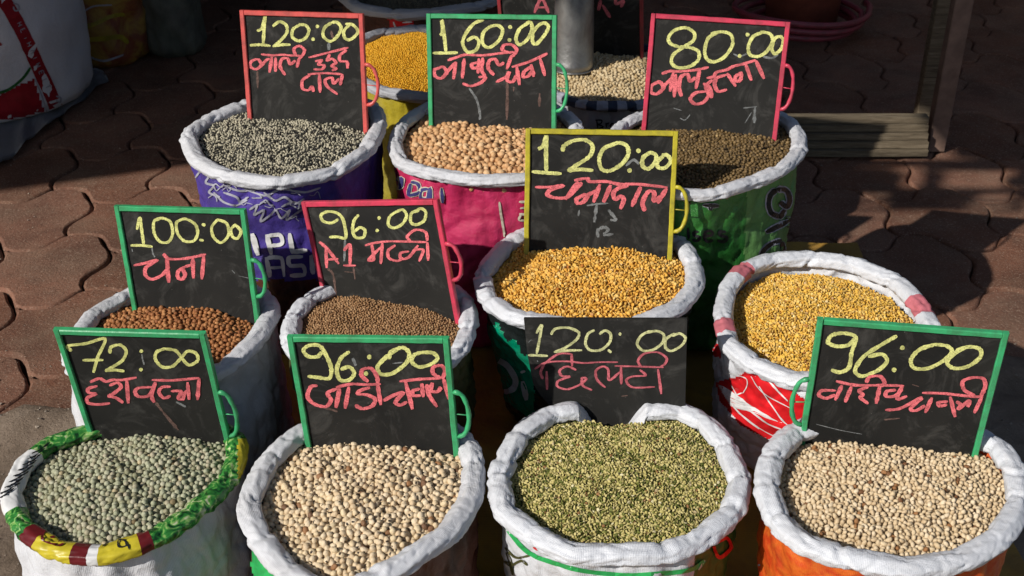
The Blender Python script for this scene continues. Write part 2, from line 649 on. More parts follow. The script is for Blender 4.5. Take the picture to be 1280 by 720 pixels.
def make_sack(key, label, rim_px, z, rad, body_m, rim_m=white_cloth, bulge=0.0, foot=.86, dz=None, rim_slots=(), cat='sack',
              seed=0, group='open sacks of pulses', body_slots=(), tens=.27, lip=1.0, name='grain_sack', wob=.006):
    s = Sack()
    rnd = random.Random(seed + 5)
    pts = [on_z(x, y, z) for x, y in rim_px]
    if dz:
        for i, d in dz.items():
            pts[i].z += d
    C = catmull([tuple(p) for p in pts], 16, closed=True, tens=tens)
    # even resampling
    seg = np.linalg.norm(np.roll(C, -1, 0) - C, axis=1)
    cum = np.concatenate([[0], np.cumsum(seg)])
    NS = 300
    L = cum[-1]
    Cc = np.vstack([C, C[:1]])
    tt = np.linspace(0, L, NS, endpoint=False)
    C = np.stack([np.interp(tt, cum, Cc[:, k]) for k in range(3)], 1)
    s.c = C[:, :2].mean(0)
    # make it counter-clockwise
    area = np.sum(C[:, 0] * np.roll(C[:, 1], -1) - np.roll(C[:, 0], -1) * C[:, 1])
    if area < 0:
        C = C[::-1].copy()
    rad = rad * .86
    s.C, s.z, s.rad = C, z, rad
    base = thing(name, label, cat, (s.c[0], s.c[1], 0), group)
    s.root = base
    # ---- rolled rim
    T = np.roll(C, -3, 0) - np.roll(C, 3, 0)
    T /= np.linalg.norm(T, axis=1)[:, None]
    Nn = np.stack([T[:, 1], -T[:, 0], np.zeros(NS)], 1)
    Nn /= np.linalg.norm(Nn, axis=1)[:, None]
    creases = [(rnd.random() * NS, rnd.uniform(.5, 1.1), rnd.uniform(.03, .08), rnd.uniform(-9, 9)) for _ in range(rnd.randint(20, 28))]
    for i, (x, y) in enumerate(rim_px):      # pinches at the corners
        p = pts[i]
        j = int(np.argmin((C[:, 0] - p.x) ** 2 + (C[:, 1] - p.y) ** 2))
        if rnd.random() < .65:
            creases.append((j, rnd.uniform(1.0, 1.8), rnd.uniform(.10, .22), rnd.uniform(-6, 6)))
    MS = 36
    corner = np.zeros(NS)
    for p in pts:
        j = int(np.argmin((C[:, 0] - p.x) ** 2 + (C[:, 1] - p.y) ** 2))
        dd = (np.arange(NS) - j + NS / 2) % NS - NS / 2
        corner = np.maximum(corner, np.exp(-(dd / 5.) ** 2) * (.35 + .65 * rnd.random()))
    V, UVs = [], []
    for i in range(NS):
        lowr = 1 + .07 * noise.noise((C[i, 0] * 5 + seed, C[i, 1] * 5, 1.3))
        tilt_ = .9 * noise.noise((C[i, 0] * 7 + seed, C[i, 1] * 7, 9.3))
        flt = .5 + .5 * noise.noise((C[i, 0] * 8 + seed, C[i, 1] * 8, 21.))
        zz = wob * noise.noise((C[i, 0] * 9, C[i, 1] * 9, seed + 7.7))
        for k in range(MS):
            ph = 2 * PI * k / MS
            a, b = 1.14, .88
            cx, cy = math.cos(ph), math.sin(ph)
            # rolled cloth: flat facets with fairly sharp ridges between them, turning slowly along the roll
            nf = 6
            fa = ((ph + tilt_ + seed) * nf / (2 * PI)) % 1 - .5
            se = (1 / math.cos(fa * 2 * PI / nf) - 1) * 1.0 * (.45 + .55 * flt) + 1
            r = rad * lowr * se * .95
            for (u0, wd, dep, sk) in creases:
                d = i + sk * math.sin(ph) - u0
                d = (d + NS / 2) % NS - NS / 2
                if abs(d) < 4 * wd:
                    r *= 1 - dep * math.exp(-(d / wd) ** 2) + dep * .35 * math.exp(-((d - 2.2 * wd) / wd) ** 2)
            p = C[i] + Nn[i] * (r * a * cx) + np.array([0, 0, r * b * cy + zz])
            q = Vector(p)
            n1 = noise.fractal(q * 34 + Vector((seed, 0, 0)), .9, 2.1, 4)
            n2 = noise.noise(Vector((i * .16, k * .5 + i * .08, seed * 3.1)))
            rdg = (1 - abs(noise.noise(Vector((i * .085 + 1.1 * math.sin(ph + seed), math.cos(ph) * .9, seed * 1.7 + math.sin(ph) * .9))))) ** 7
            cs = (1 - abs(noise.noise(Vector((i * .30 + 2.2 * math.sin(ph * 1.0 + i * .02), math.cos(ph) * 1.6 + i * .05, seed * 2.3))))) ** 10
            rr_ = .0005 * n1 + .0004 * n2 - .0048 * rdg * (.3 + .7 * corner[i]) - .0026 * cs * (.5 + .5 * corner[i])
            p = p + (Nn[i] * cx + np.array([0, 0, cy])) * rr_
            V.append(p)
            UVs.append((i / NS * L, k / MS * 2 * PI * rad))
    Fc = []
    for i in range(NS):
        for k in range(MS):
            a = i * MS + k
            b = i * MS + (k + 1) % MS
            c = ((i + 1) % NS) * MS + (k + 1) % MS
            d = ((i + 1) % NS) * MS + k
            Fc.append((a, d, c, b))
    me = mesh_from('rolled_rim', V, Fc)
    finish_uv(me, UVs)
    s.rim = obj('rolled_rim', me, [rim_m] + [m for _, m in rim_slots], base, smooth=True)
    if rim_slots:
        for f in me.polygons:
            px, py = to_px(C[(f.index // MS)])
            fx, fy = to_px(f.center)
            for si, (test, m) in enumerate(rim_slots):
                if test(fx, fy) if m is yellow_wedge else test(px, py):
                    f.material_index = si + 1
    # ---- body
    th = np.arctan2(C[:, 1] - s.c[1], C[:, 0] - s.c[0])
    rr2 = np.hypot(C[:, 1] - s.c[1], C[:, 0] - s.c[0])
    o = np.argsort(th)
    s.th, s.rr = th[o], rr2[o]
    NB, KB = 260, 64
    ths = np.linspace(-PI, PI, NB, endpoint=False)
    Rt = np.interp(ths, s.th, s.rr, period=2 * PI)
    Zt = np.interp(ths, s.th, C[o, 2], period=2 * PI)
    Rm = Rt.mean()
    V, UVs = [], []
    ph1, ph2 = rnd.random() * 9, rnd.random() * 9
    for j in range(KB):
        t = j / (KB - 1)
        for i in range(NB):
            bl = min(1, t * 1.3) ** 1.2
            r0 = (Rt[i] + rad * .10) * (1 - bl) + (Rm * 1.0) * bl
            prof = 1 + bulge * math.sin(PI * min(1, t * 1.08)) + (foot - 1) * t ** 1.1
            if t > .93:
                prof -= .10 * ((t - .93) / .07) ** 2
            r = r0 * prof
            fold = math.sin(ths[i] * 17 + ph1 + 2.5 * noise.noise((ths[i] * 2, t * 3, seed))) * .0045 * math.exp(-t * 7)
            fold += .0040 * math.sin(ths[i] * 5 + 9 * t + ph2) * math.sin(PI * t)
            p = Vector((math.cos(ths[i]), math.sin(ths[i]), t * 2.2))
            nz = noise.fractal(Vector((p.x * 3.2, p.y * 3.2, p.z * 2.6 + seed)), .8, 2.1, 5) * .0065
            nz += abs(noise.noise(Vector((p.x * 8, p.y * 8, p.z * 5 + seed)))) * .003
            cr = (1 - abs(noise.noise(Vector((p.x * 3.1 + p.z * 1.3, p.y * 3.1, p.z * 2.4 + seed * 1.9))))) ** 9
            cr2 = (1 - abs(noise.noise(Vector((ths[i] * 6 + seed, t * 4 + .6 * math.sin(ths[i] * 3), seed * .7))))) ** 8
            r += fold + nz - .0042 * cr - .004 * cr2 * math.exp(-t * 4)
            zt = (Zt[i] - rad * .35) * (1 - t) + (tarp_h(s.c[0], s.c[1]) - .002) * t
            V.append((s.c[0] + r * math.cos(ths[i]), s.c[1] + r * math.sin(ths[i]), zt))
            UVs.append((ths[i] * Rm, t * z))
    Fc = []
    for j in range(KB - 1):
        for i in range(NB):
            a, b = j * NB + i, j * NB + (i + 1) % NB
            Fc.append((a, a + NB, b + NB, b))
    Fc.append(tuple((KB - 1) * NB + i for i in range(NB)))
    me = mesh_from('body', V, Fc)
    finish_uv(me, UVs)
    s.bodyo = obj('body', me, [body_m] + [m for _, m in body_slots], base, smooth=True)
    if body_slots:
        for f in me.polygons:
            px, py = to_px(f.center)
            for si, (test, m) in enumerate(body_slots):
                if test(px, py):
                    f.material_index = si + 1
    s.body_bvh = BVHTree.FromPolygons([tuple(v) for v in V], Fc)
    rimco = [v.co.copy() for v in s.rim.data.vertices]
    s.rim_bvh = BVHTree.FromPolygons(rimco, [tuple(p.vertices) for p in s.rim.data.polygons])
    SACKS[key] = s
    return s


# ------------------------------------------------------------------ printing / chalk strokes laid on a surface
def ribbon(bm, pts, width, surf, off, mat=0, ragged=.18, closed=False, seed=0, dense=5, pen=0.0):
    """a flat stroke following points given in photo pixels, laid on a surface (surf: pixel -> point, normal)"""
    if len(pts) == 1:
        x, y = pts[0]
        r = width * .62
        vs = []
        for k in range(9):
            rr_ = r * (1 + .25 * noise.noise((x + k * 3.1, y, seed)))
            h = surf(x + rr_ * math.cos(k * 2 * PI / 9), y + rr_ * math.sin(k * 2 * PI / 9))
            if h is None:
                return
            vs.append(bm.verts.new(h[0] + h[1] * off))
        bm.faces.new(vs).material_index = mat
        return
    C = catmull(pts, dense, tens=.45)
    n = len(C)
    prev = None
    for i in range(n):
        a, b = C[max(0, i - 1)], C[min(n - 1, i + 1)]
        t = b - a
        L = np.linalg.norm(t)
        t = t / L if L > 1e-6 else np.array([1., 0.])
        nn = np.array([-t[1], t[0]])
        wv = 1 + ragged * noise.noise((C[i][0] * .6 + seed, C[i][1] * .6, 0)) + ragged * .9 * noise.noise((C[i][0] * 1.9, C[i][1] * 1.9, seed + 3.))
        endk = min(1.0, .55 + .45 * min(i, n - 1 - i) / 2)
        hw = width * .5 * wv * endk * (1 + pen * (abs(t[1]) * 1.5 - .85))
        hs = [surf(*(C[i] + nn * hw)), surf(*(C[i] - nn * hw))]
        if hs[0] is None or hs[1] is None:
            prev = None
            continue
        o = off + .00025 * i / n
        cur = [bm.verts.new(h[0] + h[1] * o) for h in hs]
        if prev:
            try:
                f = bm.faces.new((prev[0], cur[0], cur[1], prev[1]))
                f.material_index = mat
            except ValueError:
                pass
        prev = cur


def mesh_surf(bvh):
    def f(px, py):
        h = bvh.ray_cast(CP, ray(px, py).normalized())
        if h[0] is None:
            return None
        n = h[1]
        if n.dot(ray(px, py)) > 0:
            n = -n
        return h[0], n
    return f


def plane_surf(p0, n):
    def f(px, py):
        d = ray(px, py)
        k = (p0 - CP).dot(n) / d.dot(n)
        return CP + d * k, n
    return f


def fill_poly(bm, poly, surf, off, mat=0, step=5):
    """filled printed patch: polygon in photo pixels cut into small quads on the surface"""
    P = np.array(poly, float)

    def inside(x, y):
        c = False
        j = len(P) - 1
        for i in range(len(P)):
            if (P[i, 1] > y) != (P[j, 1] > y) and x < (P[j, 0] - P[i, 0]) * (y - P[i, 1]) / (P[j, 1] - P[i, 1]) + P[i, 0]:
                c = not c
            j = i
        return c
    cache = {}

    def vert(ix, iy):
        if (ix, iy) not in cache:
            h = surf(x0 + ix * step, y0 + iy * step)
            cache[(ix, iy)] = bm.verts.new(h[0] + h[1] * off) if h else None
        return cache[(ix, iy)]
    x0, y0 = P.min(0)
    nx_, ny_ = int((P[:, 0].max() - x0) / step) + 1, int((P[:, 1].max() - y0) / step) + 1
    for iy in range(ny_):
        for ix in range(nx_):
            if inside(x0 + (ix + .5) * step, y0 + (iy + .5) * step):
                q = [vert(ix, iy), vert(ix + 1, iy), vert(ix + 1, iy + 1), vert(ix, iy + 1)]
                if all(q):
                    f = bm.faces.new(q); f.material_index = mat; f.smooth = True


def clusters(strokes, gap):
    """indices of strokes grouped where they touch"""
    D = [catmull(st, 6) if len(st) > 1 else np.array(st, float) for st in strokes]
    n = len(D)
    g_ = list(range(n))
    for i in range(n):
        for j in range(i):
            if np.min(np.hypot(D[i][:, None, 0] - D[j][None, :, 0], D[i][:, None, 1] - D[j][None, :, 1])) < gap:
                a, b = g_[i], g_[j]
                g_ = [b if k == a else k for k in g_]
    out = {}
    for i, k in enumerate(g_):
        out.setdefault(k, []).append(i)
    return list(out.values())


def printed(name, sack, items, mats, which='body', label=None):
    """items: ('s', pts, width, mat, level) strokes or ('p', poly, mat, level, step) patches"""
    surf = mesh_surf(sack.body_bvh if which == 'body' else sack.rim_bvh)
    items = list(enumerate(items))
    pats = [[k] for k in items if k[1][0] == 'p']
    sts = [k for k in items if k[1][0] == 's']
    cl = [[sts[i] for i in c] for c in clusters([k[1][1] for k in sts], 3.5)] if sts else []
    for grp in pats + cl:
        bm = bmesh.new()
        for n_, it in grp:
            if it[0] == 's':
                _, pts, wd, m_, lv = it
                ribbon(bm, pts, wd, surf, .0016 + lv * .0008 + .00003 * n_, m_, .08, seed=n_, dense=6)
            else:
                _, poly, m_, lv, st = it
                fill_poly(bm, poly, surf, .0016 + lv * .0008 + .00003 * n_, m_, st)
        if not bm.faces:
            bm.free()
            continue
        obj('printed_patch' if grp[0][1][0] == 'p' else name, bm, mats, sack.root)


def near(cx, cy, rx, ry=None):
    ry = ry or rx
    return lambda x, y: ((x - cx) / rx) ** 2 + ((y - cy) / ry) ** 2 < 1


# ------------------------------------------------------------------ grains
def pack_tile(N=46, layers=2.6, res=9, seed=1):
    """grains dropped one by one onto a periodic bed; returns their centres in grain diameters"""
    r = np.random.default_rng(seed)
    G = N * res
    Cm = np.zeros((G, G), np.float32)
    k = np.arange(-res, res + 1)
    DX, DY = np.meshgrid(k, k, indexing='ij')
    D2 = (DX ** 2 + DY ** 2) / res ** 2
    cap = np.where(D2 < 1, np.sqrt(np.maximum(0, 1 - D2)), -9).astype(np.float32)
    out = []
    n = int(N * N * 1.05 * layers)
    cand = r.integers(0, G, size=(n, 22, 2))
    for q in range(n):
        cs = cand[q]
        h = Cm[cs[:, 0], cs[:, 1]]
        b = int(np.argmin(h))
        x, y = int(cs[b, 0]), int(cs[b, 1])
        for _ in range(4):
            ix = (x + np.arange(-3, 4)) % G
            iy = (y + np.arange(-3, 4)) % G
            sub = Cm[np.ix_(ix, iy)]
            m = int(np.argmin(sub))
            a, c = divmod(m, 7)
            if sub[a, c] >= Cm[x, y] - 1e-4:
                break
            x, y = int(ix[a]), int(iy[c])
        z = float(Cm[x, y])
        out.append((x / res, y / res, z))
        ix = (x + k) % G
        iy = (y + k) % G
        sl_ = np.ix_(ix, iy)
        Cm[sl_] = np.maximum(Cm[sl_], z + cap)
    P = np.array(out)
    top = Cm[(P[:, 0] * res).astype(int) % G, (P[:, 1] * res).astype(int) % G]
    lvl = np.median(Cm)
    keep = P[:, 2] > lvl - 2.7
    P = P[keep]
    P[:, 2] -= lvl - .9            # 0 = roughly the top of the bed
    return P, N


TILE, TN = pack_tile()


def ico(sub):
    bm = bmesh.new()
    bmesh.ops.create_icosphere(bm, subdivisions=sub, radius=.5)
    return bm


def grain_mesh(kind, mats, seed=0):
    """unit grain, about 1 across"""
    bm = ico(3 if kind in ('chickpea', 'cowpea') else 2 if kind in ('pea', 'chana', 'blackpea', 'bean') else 1 if kind in ('tiny',) else 2)
    for v in bm.verts:
        p = v.co.copy()
        d = p.normalized()
        if kind == 'chickpea':
            k = 1 + .055 * noise.noise(d * 2.3 + Vector((seed, 0, 0))) + .035 * noise.noise(d * 6 + Vector((seed, 2, 0)))
            k += .26 * max(0, d.z - .86) / .14                  # beak
            k -= .09 * math.exp(-(d.x / .16) ** 2) * max(0, d.z + .3)       # cleft
            p = p * k
            p.z *= 1.04
        elif kind == 'chana':
            k = 1 + .10 * noise.noise(d * 2.6 + Vector((seed, 0, 5))) + .07 * noise.noise(d * 5 + Vector((seed, 2, 0)))
            k += .30 * max(0, d.z - .80) / .2
            k -= .10 * math.exp(-(d.x / .2) ** 2) * max(0, d.z)
            p = p * k
            p.y *= .9
        elif kind == 'pea':
            k = 1 + .035 * noise.noise(d * 2.2 + Vector((seed, 0, 0))) - .05 * max(0, noise.noise(d * 1.4 + Vector((seed, 7, 0))))
            p = p * k
        elif kind == 'blackpea':
            k = 1 + .10 * noise.noise(d * 1.9 + Vector((seed, 0, 0)))
            p = p * k
            p.z *= .9
        elif kind == 'cowpea':
            p.x *= 1.22; p.z *= .86; p.y *= .95
            p.y += .14 * (p.x * p.x) * 2
            p.y += .06 * math.exp(-(p.x / .13) ** 2) * (1 if d.y < -.4 else 0)
        elif kind == 'bean':
            p.x *= 1.30; p.z *= .80; p.y *= .88
            p.y += .25 * (p.x * p.x)
        elif kind == 'split':                                   # half of a pea: domed one side, flat the other
            p.x *= 1.08
            p.z = p.z * .62 if p.z > 0 else p.z * .14
            p *= 1 + .07 * noise.noise(d * 2 + Vector((seed, 1, 0)))
        elif kind == 'rod':
            p.x *= 1.25; p.y *= .72; p.z *= .62
        elif kind == 'tiny':
            p.x *= 1.22; p.y *= .88; p.z *= .82
        v.co = p
    for f in bm.faces:
        f.smooth = kind not in ()
        if kind == 'cowpea' and len(mats) > 1:
            c = f.calc_center_median()
            if c.y < -.36 and abs(c.x) < .17 and abs(c.z) < .20:
                f.material_index = 1
    me = bpy.data.meshes.new('grain')
    bm.to_mesh(me)
    bm.free()
    for m in mats:
        me.materials.append(m)
    return me


def grain_nodes(meshes, name):
    ng = bpy.data.node_groups.new(name, 'GeometryNodeTree')
    ng.interface.new_socket('Geometry', in_out='INPUT', socket_type='NodeSocketGeometry')
    ng.interface.new_socket('Geometry', in_out='OUTPUT', socket_type='NodeSocketGeometry')
    N = ng.nodes
    gi, go = N.new('NodeGroupInput'), N.new('NodeGroupOutput')
    join = N.new('GeometryNodeJoinGeometry')
    ng.links.new(gi.outputs[0], join.inputs[0])

    def attr(nm, typ):
        a = N.new('GeometryNodeInputNamedAttribute')
        a.data_type = typ
        a.inputs[0].default_value = nm
        return a.outputs[0]
    for i, me in enumerate(meshes):
        o = bpy.data.objects.new('grain_source', me)
        oi = N.new('GeometryNodeObjectInfo')
        oi.inputs[0].default_value = o
        iop = N.new('GeometryNodeInstanceOnPoints')
        cmp_ = N.new('FunctionNodeCompare')
        cmp_.data_type = 'INT'
        cmp_.operation = 'EQUAL'
        ng.links.new(attr('kind_id', 'INT'), cmp_.inputs[2])
        cmp_.inputs[3].default_value = i
        ng.links.new(gi.outputs[0], iop.inputs['Points'])
        ng.links.new(cmp_.outputs[0], iop.inputs['Selection'])
        ng.links.new(oi.outputs['Geometry'], iop.inputs['Instance'])
        e2r = N.new('FunctionNodeEulerToRotation')
        ng.links.new(attr('rot', 'FLOAT_VECTOR'), e2r.inputs[0])
        ng.links.new(e2r.outputs[0], iop.inputs['Rotation'])
        ng.links.new(attr('scl', 'FLOAT_VECTOR'), iop.inputs['Scale'])
        ng.links.new(iop.outputs[0], join.inputs[0])
    ng.links.new(join.outputs[0], go.inputs[0])
    return ng


def heap(sack, name, label, cat, d, meshes, weights, base_m, drop=.012, rise=.030, flat=.80, tilt=PI, group=None, seed=0, szvar=.08, bumpy=.003, lean=(0, 0), inset=.50, peak=None, gs=1.10):
    """a heap of loose grain filling a sack"""
    s = sack
    r = np.random.default_rng(seed + 100)
    cx, cy = s.c
    Rmax = s.rr.max()

    def frac(x, y):
        t = np.arctan2(y - cy, x - cx)
        return np.hypot(x - cx, y - cy) / (np.interp(t, s.th, s.rr, period=2 * PI) - s.rad * inset)

    sx, sy = r.random(2) * 50

    def H(x, y):
        f = np.clip(frac(x, y), 0, 1.1)
        hh = s.z - drop + rise * (1 - f ** 2.2)
        hh = hh + lean[0] * (x - cx) + lean[1] * (y - cy)
        if peak:
            qx, qy, ph, pr = peak
            hh = hh + ph * np.exp(-((x - qx) ** 2 + (y - qy) ** 2) / pr ** 2)
        return hh + bumpy * (np.sin(x * 37 + sx) * np.cos(y * 31 + sy) + .6 * np.sin(x * 71 + y * 53 + sy))
    ang = r.random() * 6.28
    span = int(math.ceil(2 * Rmax / d / TN)) + 2
    pts = []
    for a in range(-span, span + 1):
        for b in range(-span, span + 1):
            q = TILE.copy()
            q[:, 0] += a * TN
            q[:, 1] += b * TN
            pts.append(q)
    P = np.vstack(pts)
    P[:, :2] += r.random(2) * TN
    P *= d
    ca, sa = math.cos(ang), math.sin(ang)
    X = P[:, 0] * ca - P[:, 1] * sa + cx
    Y = P[:, 0] * sa + P[:, 1] * ca + cy
    k = (np.hypot(X - cx, Y - cy) < Rmax) & (P[:, 2] > -2.3 * d)
    X, Y, Zr = X[k], Y[k], P[k, 2]
    k = frac(X, Y) < 1.0
    X, Y, Zr = X[k], Y[k], Zr[k]
    Z = H(X, Y) + Zr * flat - d * .5
    n = len(X)
    # base skin under the grains
    nb, kb = 64, 16
    bv, bf = [(cx, cy, float(H(cx, cy)) - 1.9 * d * flat)], []
    for j in range(1, kb + 1):
        for i in range(nb):
            t = -PI + 2 * PI * i / nb
            Rr = (np.interp(t, s.th, s.rr, period=2 * PI) - s.rad * inset) * j / kb
            x, y = cx + Rr * math.cos(t), cy + Rr * math.sin(t)
            bv.append((x, y, float(H(x, y)) - 1.9 * d * flat))
    for i in range(nb):
        bf.append((0, 1 + i, 1 + (i + 1) % nb))
    for j in range(kb - 1):
        for i in range(nb):
            a = 1 + j * nb + i
            b = 1 + j * nb + (i + 1) % nb
            bf.append((a, a + nb, b + nb, b))
    me = bpy.data.meshes.new(name)
    me.from_pydata(bv + list(zip(X.tolist(), Y.tolist(), Z.tolist())), [], bf)
    me.polygons.foreach_set('use_smooth', [True] * len(me.polygons))
    nb0 = len(bv)
    tot = nb0 + n
    kid = np.full(tot, -1, np.int32)
    w_ = np.array(weights, float)
    kid[nb0:] = r.choice(len(meshes), size=n, p=w_ / w_.sum())
    rot = np.zeros((tot, 3), np.float32)
    rot[nb0:] = np.stack([r.uniform(-tilt, tilt, n), r.uniform(-tilt, tilt, n), r.uniform(0, 6.28, n)], 1)
    scl = np.ones((tot, 3), np.float32)
    sc = d * (gs + szvar * r.standard_normal(n))
    scl[nb0:] = sc[:, None] * (1 + .05 * r.standard_normal((n, 3)))
    for nm, typ, arr in (('kind_id', 'INT', kid), ('rot', 'FLOAT_VECTOR', rot), ('scl', 'FLOAT_VECTOR', scl)):
        at = me.attributes.new(nm, typ, 'POINT')
        at.data.foreach_set('value' if typ == 'INT' else 'vector', arr.ravel())
    o = obj(name, me, base_m)
    tag(o, label, cat, group, 'stuff')
    md = o.modifiers.new('grains', 'NODES')
    md.node_group = grain_nodes(meshes, name + '_grains')
    s.H = H
    return o, n


# ------------------------------------------------------------------ chalk boards
def solve_board(q, anchor, w0=.25, tilt0=R(18)):
    """pose of a rectangular board from its outline in the photo: top corners, a point on either side edge, and where it stands"""
    TL, TR, BL, BR = [np.array(p, float) for p in q]

    def proj(p):
        v = p - np.array(CP)
        dz = v @ np.array(FW)
        return np.array([640 + F * v[0] / dz, 360 - F * (v @ np.array(UP)) / dz])

    def frame(x):
        Rm = np.array((Matrix.Rotation(x[2], 3, 'Z') @ Matrix.Rotation(-x[0], 3, 'X') @ Matrix.Rotation(x[1], 3, 'Y')))
        # columns: u across, n back, v up
        return Rm[:, 0], Rm[:, 2], Rm[:, 1]
    anchor = np.array(anchor)

    def res(x):
        u, v, nb_ = frame(x)
        o = x[3:6]                      # bottom middle where it meets the grain
        w, h = x[6], x[7]
        out = []
        out += list((proj(o - u * w / 2 + v * h) - TL))
        out += list((proj(o + u * w / 2 + v * h) - TR))
        out += list((proj(o - u * w / 2) - BL) * .9)
        out += list((proj(o + u * w / 2) - BR) * .9)
        out += list((o - anchor) * np.array([300, 900, 900]))
        out += [(w - w0) * 60, (x[0] - tilt0) * 14, x[2] * 5]
        return np.array(out)
    x = np.array([tilt0, 0, 0, *anchor, w0, w0 * .85])
    lam = 1.0
    r0 = res(x)
    for _ in range(80):
        J = np.zeros((len(r0), 8))
        for i in range(8):
            xx = x.copy(); xx[i] += 1e-5
            J[:, i] = (res(xx) - r0) / 1e-5
        stp = np.linalg.solve(J.T @ J + lam * np.diag(np.diag(J.T @ J) + 1e-9), -J.T @ r0)
        r1 = res(x + stp)
        if (r1 @ r1) < (r0 @ r0):
            x, r0, lam = x + stp, r1, lam * .4
        else:
            lam *= 3
    u, v, nb_ = frame(x)
    return Vector(u), Vector(v), Vector(x[3:6]), x[6], x[7], float(np.abs(r0[:8]).max()), x


def make_board(q, label, sack, fm, fmat, yel, pnk, off, sc, yw, pw, extra=(), ymat=None, pmat=None, handle=None, frame=True, group='chalk price boards',
               anchor_px=None, bury=.05, yplane=None, tilt0=R(18)):
    TL, TR, BL, BR = q
    mx, my = (BL[0] + BR[0]) / 2, (BL[1] + BR[1]) / 2
    if yplane is not None:
        anchor = on_y(mx, my, yplane)
    else:
        z = sack.z + .01
        for _ in range(12):
            anchor = on_z(mx, my, z)
            z = float(sack.H(anchor.x, anchor.y)) + .002
    u, v, o, w, h, err, x = solve_board(q, anchor, tilt0=tilt0)
    print('board', label[:30], 'err %.1f w %.3f h %.3f tilt %.0f roll %.0f yaw %.0f' % (err, w, h, math.degrees(x[0]), math.degrees(x[1]), math.degrees(x[2])))
    n = u.cross(v).normalized()          # towards the viewer
    if n.dot(CP - o) < 0:
        n = -n
    M = Matrix((u, v, n)).transposed()
    root = thing('price_board', label, 'price board', tuple(o - v * bury), group)

    def P(a, b, c):
        return o + u * a + v * b + n * c
    fw, th_ = .0095, .007
    bm = bmesh.new()
    if frame:
        add_box(bm, P(0, (h - bury) / 2, -.002), (w - .006, h + bury - .006, .003), M)
    else:                                 # a bare piece of slate with knocked corners
        out = [(-w / 2, h), (w / 2, h + .001), (w / 2 - .002, -.012), (w / 2 - .03, -bury), (-w / 2 + .07, -bury), (-w / 2 + .045, -.02), (-w / 2 + .022, .012), (-w / 2 + .010, .035), (-w / 2 + .003, .09)]
        f1 = [bm.verts.new(P(a, b, 0)) for a, b in out]
        f2 = [bm.verts.new(P(a, b, -.006)) for a, b in out]
        bm.faces.new(f1); bm.faces.new(f2[::-1])
        for i in range(len(out)):
            j = (i + 1) % len(out)
            bm.faces.new((f1[i], f2[i], f2[j], f1[j]))
        bmesh.ops.recalc_face_normals(bm, faces=bm.faces[:])
    sp = obj('slate_panel', bm, slate_m, root)
    front = 0.0 if not frame else -.0005
    if frame:
        bm = bmesh.new()
        rnd = random.Random(int(w * 1e5))
        cors = [(-w / 2, -bury), (-w / 2, h), (w / 2, h), (w / 2, -bury)]
        rings = []

        def strip(a0, b0, a1, b1, inx, iny, nseg=14):
            prev = None
            for i in range(nseg + 1):
                t = i / nseg
                a, b = a0 + (a1 - a0) * t, b0 + (b1 - b0) * t
                j1 = .0006 * noise.noise((a * 60 + w * 99, b * 60, 1)); j2 = .0008 * noise.noise((a * 60, b * 60 + w * 55, 5))
                cut = fw * (1 - 2 * 0)
                ai, bi = a + inx * (fw + j2), b + iny * (fw + j2)
                # mitre
                if i == 0 or i == nseg:
                    pass
                ao, bo = a + inx * j1, b + iny * j1
                c = [(ao, bo, -.005), (ao, bo, .0025), (ao + inx * .0015, bo + iny * .0015, .0042), (ai - inx * .0012, bi - iny * .0012, .0042), (ai, bi, .003), (ai, bi, -.005)]
                cur = [bm.verts.new(P(*k)) for k in c]
                if prev:
                    for k in range(6):
                        bm.faces.new((prev[k], prev[(k + 1) % 6], cur[(k + 1) % 6], cur[k]))
                else:
                    bm.faces.new(cur)
                prev = cur
            bm.faces.new(prev[::-1])
        strip(-w / 2, -bury, -w / 2, h, 1, 0)
        strip(w / 2, h, w / 2, -bury, -1, 0)
        strip(-w / 2 + fw + .0005, h, w / 2 - fw - .0005, h, 0, -1)
        strip(w / 2 - fw - .0005, -bury, -w / 2 + fw + .0005, -bury, 0, 1)
        bmesh.ops.recalc_face_normals(bm, faces=bm.faces[:])
        fo = obj('frame', bm, fm, root)
        if handle:
            side, b0, b1, outw = handle      # fractions of h measured from the bottom
            bm = bmesh.new()
            pts = []
            for i in range(15):
                t = PI * i / 14
                pts.append(P(side * (w / 2 - .001 + outw * w * math.sin(t) ** .8), h * ((b0 + b1) / 2 + (b1 - b0) / 2 * math.cos(t)), .0008 + .0008 * math.sin(i * 1.7)))
            tube_bm(bm, pts, [.0040 + .0006 * math.sin(i * 2.1) for i in range(15)], 6)
            mid = h * (b0 + b1) / 2
            tube_bm(bm, [P(side * (w / 2 - .001), mid, 0), P(side * (w / 2 + outw * w * .97), mid - .002, 0)], .0011, 5)
            obj('handle', bm, fm, root)
    surf = plane_surf(P(0, 0, front), n)

    def tr(pts):
        return [(off[0] + a / sc, off[1] + b / sc) for a, b in pts]
    for nm, strokes, wd, mt in (('chalked_digit', yel, yw, ymat or chalk_yellow), ('chalked_word', pnk, pw, pmat or chalk_pink)):
        for grp in (clusters([tr(st) for st in strokes], 3.0) if strokes else []):
            bm = bmesh.new()
            for i in grp:
                ribbon(bm, tr(strokes[i]), wd * 1.13, surf, .0004 + .00007 * i, 0, .26, seed=i, dense=7, pen=.34 if nm == 'chalked_word' else .12)
            obj(nm if len(strokes[grp[0]]) > 1 else 'chalk_dot', bm, mt, root)
    for i, (st, wd, mi) in enumerate(extra):
        bm = bmesh.new()
        ribbon(bm, tr(st), wd, surf, .0003 - .00001 * i, 0, .6, seed=i + 9, dense=7)
        obj('chalk_smear', bm, (chalk_smear, chalk_grey)[mi], root)
    return root


